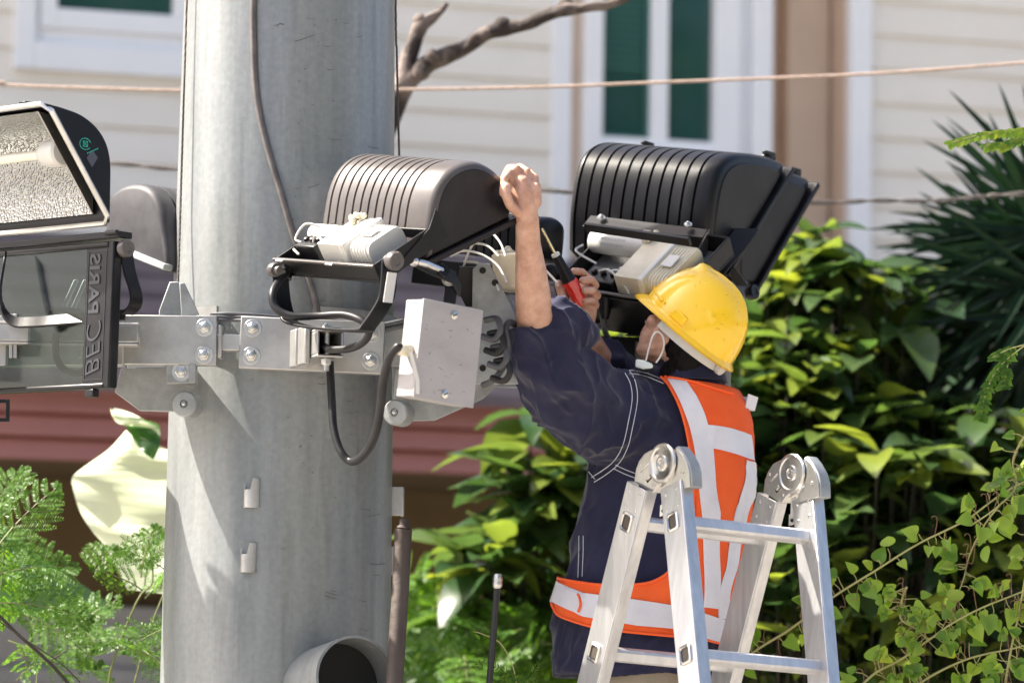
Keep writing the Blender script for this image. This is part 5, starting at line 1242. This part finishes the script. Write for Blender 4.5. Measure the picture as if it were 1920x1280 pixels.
def shrub(px, py, Y, rx, rz, nst, label, L=.15, mt='leaf', group='broad leaved shrubs behind the worker', ry=None, topbias=.5, lr=(4,8), cat='shrub'):
    """stems rising from the ground; rosettes of broad leaves at tips and along the upper stem"""
    c = at(px, py, Y); g0 = Vector((c.x, c.y, 0)); s = thing('shrub', label, cat, g0, group); lb, sb = B(), B(); ry = ry or rx*.8
    for i in range(nst):
        while True:
            q = rv()
            if q.length < 1: break
        t = c + Vector((q.x*rx, q.y*ry, q.z*rz)); r0_ = g0+Vector((rnd.uniform(-.12,.12), rnd.uniform(-.12,.12), 0))
        mid = lerp(r0_, t, .6)+Vector((q.x*.05, q.y*.05, .05))
        if i % 9 == 0: sb.tube([r0_, lerp(r0_, mid, .5), mid, t], [.009,.007,.005,.003], 5)
        else: sb.tube([lerp(mid, t, .45), t], [.004,.0025], 4)
        axis = (t-mid).normalized()+Vector((0,0,.4)); axis.normalize(); x, y = perp(axis)
        for k in range(rnd.randint(*lr)):
            a = k*2.4+rnd.random(); el = rnd.uniform(.1,.9)
            d = (x*math.cos(a)+y*math.sin(a))*math.cos(el*.8)+axis*math.sin(el*.8)*.8 + Vector((0,0,rnd.uniform(-.5,.2)))
            LL = L*rnd.uniform(.6,1.2)
            leaf(lb, t-axis*rnd.uniform(0,.07), d, Vector((rnd.uniform(-.4,.4), rnd.uniform(-.5,.1), 1)), LL, LL*rnd.uniform(.36,.5), rnd.uniform(.1,.55), wavy=.012)
    mesh_leaves('foliage', lb, mt, s); obj('stem', sb, M['stem'], s); return s
G1 = 'broad leaved shrubs behind the worker'
shrub(1560, 590, 2.6, .34, .26, 74, 'tall shrub with glossy yellow green leaves right of the black floodlights', .235, lr=(3,6))
shrub(1480, 760, 2.3, .30, .28, 72, 'broad leaved shrub just right of the yellow hard hat', .22, lr=(3,6))
shrub(1800, 880, 2.4, .40, .26, 88, 'glossy broad leaved shrub under the dark palm at the right edge', .225, lr=(3,6))
shrub(1600, 930, 2.1, .36, .26, 86, 'broad leaved shrub seen right of the right ladder hinge', .215, lr=(3,6))
shrub(1760, 1130, 2.2, .46, .30, 80, 'dense broad leaved shrub behind the climbing vines at lower right', .20, lr=(3,6))
shrub(1460, 1180, 1.9, .34, .30, 56, 'broad leaved shrub low behind the ladder rungs', .20, lr=(3,6))
shrub(1010, 920, 2.3, .14, .30, 26, 'slender shrub with sunlit leaves between the pole and the worker', .26, lr=(3,5))
shrub(905, 1065, 2.2, .13, .12, 10, 'small shrub with large pale leaves right of the rusty pipe', .27, lr=(3,5))
shrub(1190, 620, 2.1, .20, .16, 15, 'shrub peeping out under the gear tray behind the hands of the worker', .21, lr=(3,6))
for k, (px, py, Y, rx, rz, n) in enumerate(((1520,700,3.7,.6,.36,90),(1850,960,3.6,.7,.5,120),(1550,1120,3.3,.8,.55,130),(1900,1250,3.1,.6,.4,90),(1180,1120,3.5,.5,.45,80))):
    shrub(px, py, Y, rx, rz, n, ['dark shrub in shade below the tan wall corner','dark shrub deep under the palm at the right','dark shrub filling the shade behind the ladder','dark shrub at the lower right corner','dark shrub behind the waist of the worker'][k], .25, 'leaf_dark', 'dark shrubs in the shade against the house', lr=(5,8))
# ---- feathery compound leaves
def pinnate(b, sb, base, d, up, L, n, LL, LW, droop=.3):
    d = d.normalized(); s = d.cross(up).normalized(); u = s.cross(d).normalized(); P = []
    for i in range(n+1):
        t = i/n; P.append(base+d*L*t-u*droop*L*t*t)
    b.tube(P[::2] if len(P) > 6 else P, [.0010,.0004], 3, caps=False)
    for i in range(1, n+1):
        t = i/n; f = math.sin(math.pi*min(1, t*.85+.15))**.5
        for sg in (-1, 1):
            dd = s*sg+d*.55-u*.1*rnd.random(); dd.normalize(); q = P[i]; l = LL*f; wv = d*LW*.5
            tw = u*LW*rnd.uniform(-.25,.35)
            b.add([q, q+dd*l*.35-wv+tw, q+dd*l, q+dd*l*.5+wv-tw], [(0,1,2,3)])
def bipinnate(b, sb, base, d, up, L, pairs, PL, n, LL, LW, droop=.35):
    d = d.normalized(); s = d.cross(up).normalized(); u = s.cross(d).normalized()
    P = [base+d*L*(i/pairs)-u*droop*L*(i/pairs)**2 for i in range(pairs+1)]
    sb.tube(P, [.0022,.001], 5)
    for i in range(1, pairs+1):
        f = math.sin(math.pi*(i/pairs*.75+.2))
        for sg in (-1, 1):
            dd = (s*sg+d*.7+u*rnd.uniform(-.15,.25)).normalized(); pinnate(b, sb, P[i], dd, u+rv(.15), PL*f*rnd.uniform(.85,1.1), n, LL, LW, rnd.uniform(.1,.35))
def feather_plant(label, base, fronds, group, mt='fern', name='feathery_plant', PL=.10, n=15, LL=.014, LW=.0048, stems=None, cat='plant'):
    s = thing(name, label, cat, base, group); lb, sb = B(), B()
    for (p, d, L, pr) in fronds: bipinnate(lb, sb, p, d, Vector((rnd.uniform(-.3,.3), rnd.uniform(-.9,-.1), rnd.uniform(.5,1))), L, pr, PL, n, LL, LW)
    mesh_leaves('foliage', lb, mt, s)
    for q in stems or []: sb.tube([Vector(p) for p in q], [.004,.002], 6, 4)
    obj('stem', sb, M['fern_stem'], s); return s
def pxdir(ax, ay, by, Y=0): return Vector((ax, by, ay)).normalized()
fr_ = []
for px, py, dx, dz in ((10,1130,.9,.05),(0,1040,.5,.8),(30,1200,.9,-.25),(-20,1000,.25,.95),(60,1150,.8,-.3),(0,1080,.9,.35),(-10,980,.5,-.5),(20,1010,.1,-.95)):
    fr_.append((at(px-15, py, .25+rnd.uniform(-.1,.2)), Vector((dx, rnd.uniform(-.3,.2), dz)), rnd.uniform(.15,.22), 8))
b0 = at(-60,1900,.5); b0.z = 0
feather_plant('feathery mimosa with long deep green fronds at the left edge', b0, fr_, 'feathery mimosa plants at lower left', stems=[(b0, at(-40,1500,.4), at(-20,1150,.3), at(-25,1000,.25))], PL=.115, n=19, LL=.015)
fr_ = []
for k in range(17):
    px = rnd.uniform(160, 330); py = rnd.uniform(1060, 1290); fr_.append((at(px, py, .45+rnd.uniform(-.15,.3)), Vector((rnd.uniform(-1,.7), rnd.uniform(-.6,.3), rnd.uniform(-.35,.8))), rnd.uniform(.10,.17), 6))
b1 = at(240,1900,.6); b1.z = 0
feather_plant('light green feathery mimosa against the left side of the pole', b1, fr_, 'feathery mimosa plants at lower left', stems=[(b1, at(230,1500,.5), at(260,1250,.5), at(320,1080,.5)), (at(230,1500,.5), at(200,1300,.45), at(255,1130,.4), at(286,1090,.42), at(278,1010,.42))], PL=.085, n=13, LL=.014)
fr_ = []
for k in range(9):
    px = rnd.uniform(-10, 150); py = rnd.uniform(1170, 1300); fr_.append((at(px, py, .35+rnd.uniform(-.15,.3)), Vector((rnd.uniform(-.8,.9), rnd.uniform(-.5,.3), rnd.uniform(-.4,.8))), rnd.uniform(.10,.16), 6))
b1 = at(60,1900,.5); b1.z = 0
feather_plant('low feathery mimosa filling the bottom left corner', b1, fr_, 'feathery mimosa plants at lower left', stems=[(b1, at(60,1500,.4), at(70,1260,.4))], PL=.075, n=13, LL=.012)
tw = thing('dead_twig', 'bare brown twig slanting down through the ferns at lower left', 'twig', at(150,1290,.1))
obj('twig_wood', B().tube([at(-20,1135,.1), at(30,1185,.1), at(75,1225,.1), at(112,1262,.1), at(160,1320,.1)], .0042, 8, 5).tube([at(0,1165,.08), at(50,1200,.08), at(110,1240,.08), at(150,1278,.08)], .0018, 6, 5).tube([at(90,1240,.1), at(120,1222,.1), at(128,1214,.1)], .002, 6, 3), M['stem'], tw)
# blurred feathery bushes low centre
for k, (px, py, Y, n) in enumerate(((820,1180,2.4,26),(960,1230,2.2,30),(1070,1160,2.6,14),(800,1270,2.0,14),(1180,1240,2.3,14))):
    fr_ = [(at(px+rnd.uniform(-90,90), py+rnd.uniform(-60,90), Y+rnd.uniform(-.25,.3)), Vector((rnd.uniform(-1,1), rnd.uniform(-.7,.3), rnd.uniform(-.3,.9))), rnd.uniform(.14,.24), 6) for i in range(n)]
    bb_ = at(px, 1900, Y); bb_.z = 0
    feather_plant(['soft green feathery bush just right of the pole','soft green feathery bush behind the black rod','feathery bush beside the hip of the worker','low feathery bush at the foot of the rusty pipe','feathery bush behind the lower ladder rungs'][k], bb_, fr_, 'blurred feathery bushes low in the centre', PL=.11, n=9, LL=.026, LW=.014)
# sprigs
def sprig(label, pts, Y, npin, LL, LW, mt='vine', grp=None, cat='sprig', base=None):
    P = spline([at(x, y, Y) for x, y in pts], 8); s = thing('leafy_sprig', label, cat, P[0], grp); lb, sb = B(), B(); sb.tube(P, .0018, 6)
    m_ = len(P)
    for i in range(2, m_, max(1, m_//npin)):
        d = (P[min(i+1, m_-1)]-P[i-1]).normalized(); pp2 = Vector((0,-1,.3))
        for sg in (-1, 1):
            dd = (d.cross(pp2)*sg+d*.8+rv(.2)).normalized(); l_ = LL*rnd.uniform(.8,1.2)
            leaf(lb, P[i], dd, pp2, l_, LW*rnd.uniform(.8,1.2), .2, foldv=.1)
    mesh_leaves('leaflets', lb, mt, s); obj('stem', sb, M['vine_stem'], s); return s
tp = thing('leafy_branch', 'bright green compound leaf branch reaching in from the right below the upper wire', 'branch', at(2010,225,-.2)); lb, sb = B(), B()
for pts in ([(2700,60),(2300,150),(2020,222),(1960,236),(1900,245),(1840,252),(1783,268)], [(2020,240),(1960,252),(1915,258),(1880,275)], [(2020,232),(1960,250),(1890,268),(1850,272)]):
    P = spline([at(x, y, -.2) for x, y in pts], 8); sb.tube(P, .0018, 6)
    for i in range(2, len(P)):
        if P[i].x > at(2080,200,-.2).x: continue
        for sg in (-1, 1):
            dd = Vector((-.35*1, rnd.uniform(-.3,.3), sg*.5-.55)).normalized(); leaf(lb, P[i], dd, Vector((.3,-1,.2)), rnd.uniform(.016,.024), rnd.uniform(.009,.012), .15, foldv=.1)
mesh_leaves('leaflets', lb, 'vine', tp); obj('stem', sb, M['vine_stem'], tp)
tp = thing('leafy_branch', 'drooping round leaved twig hanging in from the right edge beside the shrub', 'branch', at(1990,590,-.15)); lb, sb = B(), B()
for pts in ([(2600,300),(2250,430),(1990,600),(1925,645),(1890,672),(1862,705),(1845,750),(1838,785)], [(1925,645),(1890,655),(1862,670)], [(1890,680),(1885,710),(1880,725)]):
    P = spline([at(x, y, -.15) for x, y in pts], 6); sb.tube(P, .0018, 6)
    for i in range(3, len(P)):
        if P[i].x > at(1900,600,-.15).x: continue
        for sg in (-1, 1): leaf(lb, P[i], Vector((sg*.8, rnd.uniform(-.4,.2), -.6+rnd.uniform(-.2,.5))), Vector((0,-1,.3)), rnd.uniform(.018,.026), .016, .2, prof=HEARTW)
mesh_leaves('leaflets', lb, 'fern', tp); obj('stem', sb, M['vine_stem'], tp)
# centre bottom sprig in front
sg_ = thing('fern_seedling', 'small bright fern seedling at the foot of the black rod', 'plant', at(985,1900,-.1)); lb, sb = B(), B()
for (bx, by, dx, dz, L, n) in ((935,1270,.9,.0,.095,12),(965,1268,-.8,.45,.085,12),(985,1282,.4,.7,.06,9),(905,1255,-.2,.3,.03,5),(925,1290,-.8,.1,.06,9)):
    pinnate(lb, sb, at(bx, by, -.1), Vector((dx, -.2, dz)), Vector((0,-1,.5)), L, n, .014, .006, .15)
sb.tube([at(990,1900,-.1), at(985,1400,-.1), at(970,1290,-.1), at(960,1245,-.1), at(938,1205,-.1), at(905,1188,-.1), at(888,1183,-.1)], .0015, 6, 6)
for x, y in ((895,1183),(912,1182),(900,1198),(918,1186),(930,1192)): leaf(lb, at(x, y, -.1), Vector((-.8,-.2,.3))+rv(.4), Vector((0,-1,.4)), .018, .008)
mesh_leaves('leaflets', lb, 'fern', sg_); obj('stem', sb, M['vine_stem'], sg_)
# ---- climbing vines, nearly in focus
def vine(label, pts, Y, dens, LL=(.028,.048), r=.003, br=True, brown=False):
    P = spline([at(x, y, Y+.03*math.sin(i)) for i, (x, y) in enumerate(pts)], 14); s = thing('climbing_vine', label, 'vine', P[0], 'heart leaved vines at lower right'); lb, sb, tb_ = B(), B(), B()
    sb.tube(P, [r, r*.6], 7); tot = 0
    for i in range(1, len(P)-1):
        if rnd.random() > dens: continue
        d = (P[i+1]-P[i-1]).normalized(); sd_ = rnd.choice((-1,1)); o_ = (d.cross(Vector((0,-1,0)))*sd_+rv(.5)).normalized()
        q = P[i]+o_*rnd.uniform(.015,.04); sb.tube([P[i], lerp(P[i], q, .5)+rv(.004), q], .0011, 5)
        for k in range(rnd.choice((1,1,1,2)) if br else 1):
            dd = (o_+rv(.7)+Vector((0,0,-.4))).normalized(); l_ = rnd.uniform(*LL)
            leaf(lb, q+rv(.008), dd, Vector((rnd.uniform(-.7,.7),-1,rnd.uniform(-.1,.7))), l_, l_*rnd.uniform(.75,1), rnd.uniform(.05,.35), prof=HEARTW, foldv=rnd.uniform(.1,.5))
        if rnd.random() < .45:          # tendril with a hooked end
            w1 = P[i]+Vector((rnd.uniform(-.01,.01), -.01, rnd.choice((-1,1))*rnd.uniform(.03,.05)))
            tb_.tube([P[i], lerp(P[i], w1, .6)+rv(.003), w1, w1+Vector((-.008,0,.002)), w1+Vector((-.012,0,-.003))], .0009, 5, 4)
    if lb.v: mesh_leaves('leaves', lb, 'vine', s)
    obj('stem', sb, M['vine_stem'], s)
    if tb_.v: obj('tendril', tb_, M['vine_brown'], s)
vine('long straight vine stem rising from behind the ladder to the right edge', [(1290,1330),(1405,1228),(1480,1180),(1560,1120),(1640,1070),(1720,1020),(1810,975),(1880,925),(1960,885),(2050,860)], -.02, .34)
vine('vine branch dropping from the long straight stem towards the bottom', [(1880,940),(1845,985),(1818,1040),(1805,1090),(1780,1150),(1765,1180)], -.03, .35, r=.002)
vine('vine trailing along the bottom right below the long stem', [(1600,1300),(1640,1262),(1690,1235),(1740,1200),(1790,1165),(1850,1135),(1925,1105),(2020,1060)], -.05, .42, (.02,.05))
vine('low vine of small pale leaves at the bottom right edge', [(1700,1300),(1740,1270),(1800,1240),(1850,1225),(1900,1215),(1990,1190)], -.05, .38, (.022,.038))
vine('upright vine stem with crowded leaves along the right edge', [(1880,1310),(1895,1220),(1910,1150),(1925,1060),(1930,980)], -.10, .32, (.022,.05))
vine('leafy vine clump at the right edge below the drooping twig', [(1990,760),(1935,800),(1900,860),(1905,910),(1870,950),(1820,985)], -.08, .36, (.03,.052))
vine('short vine of small leaves just right of the ladder', [(1700,1100),(1690,1130),(1690,1160),(1720,1180),(1740,1200)], -.04, .6, (.022,.036))
# ---- dark palm at the right
pc = at(2000, 520, 2.5); palm = thing('palm', 'dark green spiky palm with narrow leaflets at the right edge', 'palm', Vector((pc.x, pc.y, 0)))
lb, sb = B(), B()
def blade(b, p0, d, L, W, sag=.15):
    d = d.normalized(); s = d.cross(Vector((0,-1,.3))).normalized(); vs = []
    for t, w_ in ((0,.5),(.15,.9),(.4,1),(.7,.75),(.9,.35),(1,.02)):
        c = p0+d*L*t-Vector((0,0,sag*L*t*t)); vs += [c-s*W*.5*w_, c+Vector((0,.3*W*w_,0)), c+s*W*.5*w_]
    b.add(vs, [f for i in range(5) for f in ((i*3,i*3+1,i*3+4,i*3+3),(i*3+1,i*3+2,i*3+5,i*3+4))])
for k in range(230):
    a = R(rnd.uniform(70, 265)); t = rnd.random()
    p0 = pc+Vector((-.02-.05*rnd.random(), rnd.uniform(-.2,.2), rnd.uniform(-.15,.15)))
    blade(lb, p0, Vector((math.cos(a), rnd.uniform(-.5,.5), math.sin(a))), rnd.uniform(.36,.58), rnd.uniform(.020,.032), .10)
for k in range(90):
    a = R(rnd.uniform(0, 360)); blade(lb, pc+Vector((.15,0,-.1))+rv(.2), Vector((math.cos(a), rnd.uniform(-.6,.6), math.sin(a))), rnd.uniform(.35,.55), .024, .15)
mesh_leaves('fronds', lb, 'palm', palm)
obj('trunk', B().tube([Vector((pc.x,pc.y,0)), Vector((pc.x+.02,pc.y,.8)), pc+Vector((0,0,-.1))], [.11,.10,.08], 12, 4), M['stem'], palm)
# ---- banana leaves at the left
def bigleaf(name, label, rows, Y, mt, curl=.06, group=None, base=None, ridges=26):
    """rows of (left px, right px, row py, depth offset): a broad curved blade with pleats and thickness"""
    b = B(); G = []; n = 22; RW = []
    LP_ = spline([Vector((q[0], q[1], q[4]*1000)) for q in rows], 8); RP_ = spline([Vector((q[2], q[3], 0)) for q in rows], 8)
    RW = [(p.x, p.y, q.x, q.y, p.z/1000) for p, q in zip(LP_, RP_)]
    for ri_, (xl_, yl_, xr_, yr_, dz) in enumerate(RW):
        r_ = []
        for j in range(n+1):
            t = j/n; y_ = Y+dz+curl*math.sin(math.pi*t)+.004*math.sin(ri_*.35+2*t)+.0006*math.sin(ri_*1.7+t*2.2)+.022*math.sin(t*4+ri_*.12)+.012*math.sin(ri_*.30-t*3)
            r_.append(at(lerp(xl_, xr_, t), lerp(yl_, yr_, t)+5*math.sin(ri_*.15+t*3), y_))
        G.append(r_)
    m_ = len(G); w_ = n+1; top = [p for r_ in G for p in r_]
    b.add(top, [(i*w_+j, i*w_+j+1, (i+1)*w_+j+1, (i+1)*w_+j) for i in range(m_-1) for j in range(n)])
    return b
bp_ = at(250, 1900, 1.3); bp_.z = 0
ban = thing('banana_plant', 'banana plant with one huge pale sunlit leaf and darker leaves left of the pole', 'plant', bp_)
mesh_leaves('sunlit_leaf', bigleaf('l', '', [(236,806,262,818,.0),(205,836,318,848,.02),(165,866,400,876,.05),(136,896,430,905,.06),(138,925,430,950,.06),(150,960,430,985,.05),(172,990,420,1005,.03),(196,1018,400,1040,.0),(215,1060,390,1075,-.03),(240,1110,380,1120,-.06)], 1.15, 'banana', .05), 'banana', ban)['label'] = 'huge pale sunlit leaf'
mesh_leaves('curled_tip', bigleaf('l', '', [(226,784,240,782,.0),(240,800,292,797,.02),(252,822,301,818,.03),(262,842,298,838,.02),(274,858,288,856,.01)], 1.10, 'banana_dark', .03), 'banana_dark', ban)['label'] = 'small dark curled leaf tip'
mesh_leaves('curled_edge', bigleaf('l', '', [(207,764,213,764,.0),(212,778,240,776,.0),(226,792,270,790,.0),(250,800,296,800,.0),(285,808,301,812,.0)], 1.085, 'banana', .01), 'banana', ban)['label'] = 'rolled edge of the leaf tip coloured as sunlit'  # lit rim of the curled tip, its brightness put into the pale colour
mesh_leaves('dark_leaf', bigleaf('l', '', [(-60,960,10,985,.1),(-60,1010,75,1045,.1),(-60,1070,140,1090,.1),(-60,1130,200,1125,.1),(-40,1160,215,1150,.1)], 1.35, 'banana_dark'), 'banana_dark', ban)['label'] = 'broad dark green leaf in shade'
obj('stem', B().tube([bp_, at(330,1500,1.4), at(350,1180,1.4), at(330,1000,1.35), at(300,880,1.3)], [.06,.045,.02,.012,.006], 12, 5), M['banana_dark'], ban)
# ---- dead branch behind the pole
dt0 = at(560, 2000, 1.9); dt0.z = 0
dead = thing('dead_tree', 'bare dead tree whose grey brown forked branch shows right of the pole top', 'tree', dt0)
tk = obj('trunk', B().tube([dt0, at(560,1400,1.9), at(590,800,1.9), at(640,420,1.9), at(700,270,1.85), at(745,182,1.82), at(768,140,1.8)], [.10,.09,.08,.065,.05,.034,.030], 14, 6), M['bark'], dead)
bk = B().tube([at(745,182,1.82), at(768,150,1.8), at(800,122,1.8), at(840,102,1.8), at(875,88,1.8), at(905,66,1.78), at(945,54,1.78), at(985,48,1.78), at(1025,30,1.76), at(1062,18,1.76), at(1110,14,1.75), at(1150,6,1.75), at(1200,-20,1.72)], [.034,.030,.028,.025,.022,.021,.023,.019,.018,.020,.015,.014,.012], 12, 5)
for x, y, r_ in ((942,48,.026),(812,108,.024),(1060,10,.024),(788,136,.026)): bk.ball(at(x, y, 1.78), r_, n=7)
for i, p in enumerate(bk.v): bk.v[i] = p+Vector((noise.noise(p*22), noise.noise(p*22+Vector((9,0,0))), noise.noise(p*22+Vector((0,9,0)))))*.006
obj('branch', bk, M['bark'], dead)
bk = B().tube([at(757,165,1.8), at(763,120,1.8), at(775,85,1.8), at(786,52,1.8), at(800,40,1.8), at(822,26,1.8), at(836,6,1.8)], [.032,.024,.021,.022,.018,.013,.006], 12, 5)
bk.ball(at(787,40,1.8), .020, n=7); bk.tube([at(788,38,1.8), at(786,28,1.8)], [.012,.004], 8)
for i, p in enumerate(bk.v): bk.v[i] = p+Vector((noise.noise(p*24), noise.noise(p*24+Vector((9,0,0))), noise.noise(p*24+Vector((0,9,0)))))*.006
obj('branch', bk, M['bark'], dead)
# ---- street trees across the road behind the camera, mirrored in panes and metal
def street_tree(x, y, h, label):
    s = thing('street_tree', label, 'tree', (x, y, 0), 'street trees across the road behind the camera'); lb = B()
    for i in range(900):
        q = rv()
        while q.length > 1: q = rv()
        c = Vector((x+q.x*2.6, y+q.y*2.2, h*.62+q.z*h*.40)); d = rv(); leaf(lb, c, d, rv()+Vector((0,0,1)), .7, .45, .3)
    mesh_leaves('crown', lb, 'leaf', s); obj('trunk', B().tube([Vector((x,y,0)), Vector((x+.1,y,h*.3)), Vector((x,y,h*.7))], [.2,.16,.08], 10), M['stem'], s)
for i, (x, y, h) in enumerate(((8,-15,11),(12,-12,12),(16,-8,12),(3,-19,10))): street_tree(x, y, h, 'street tree across the road behind the viewer')
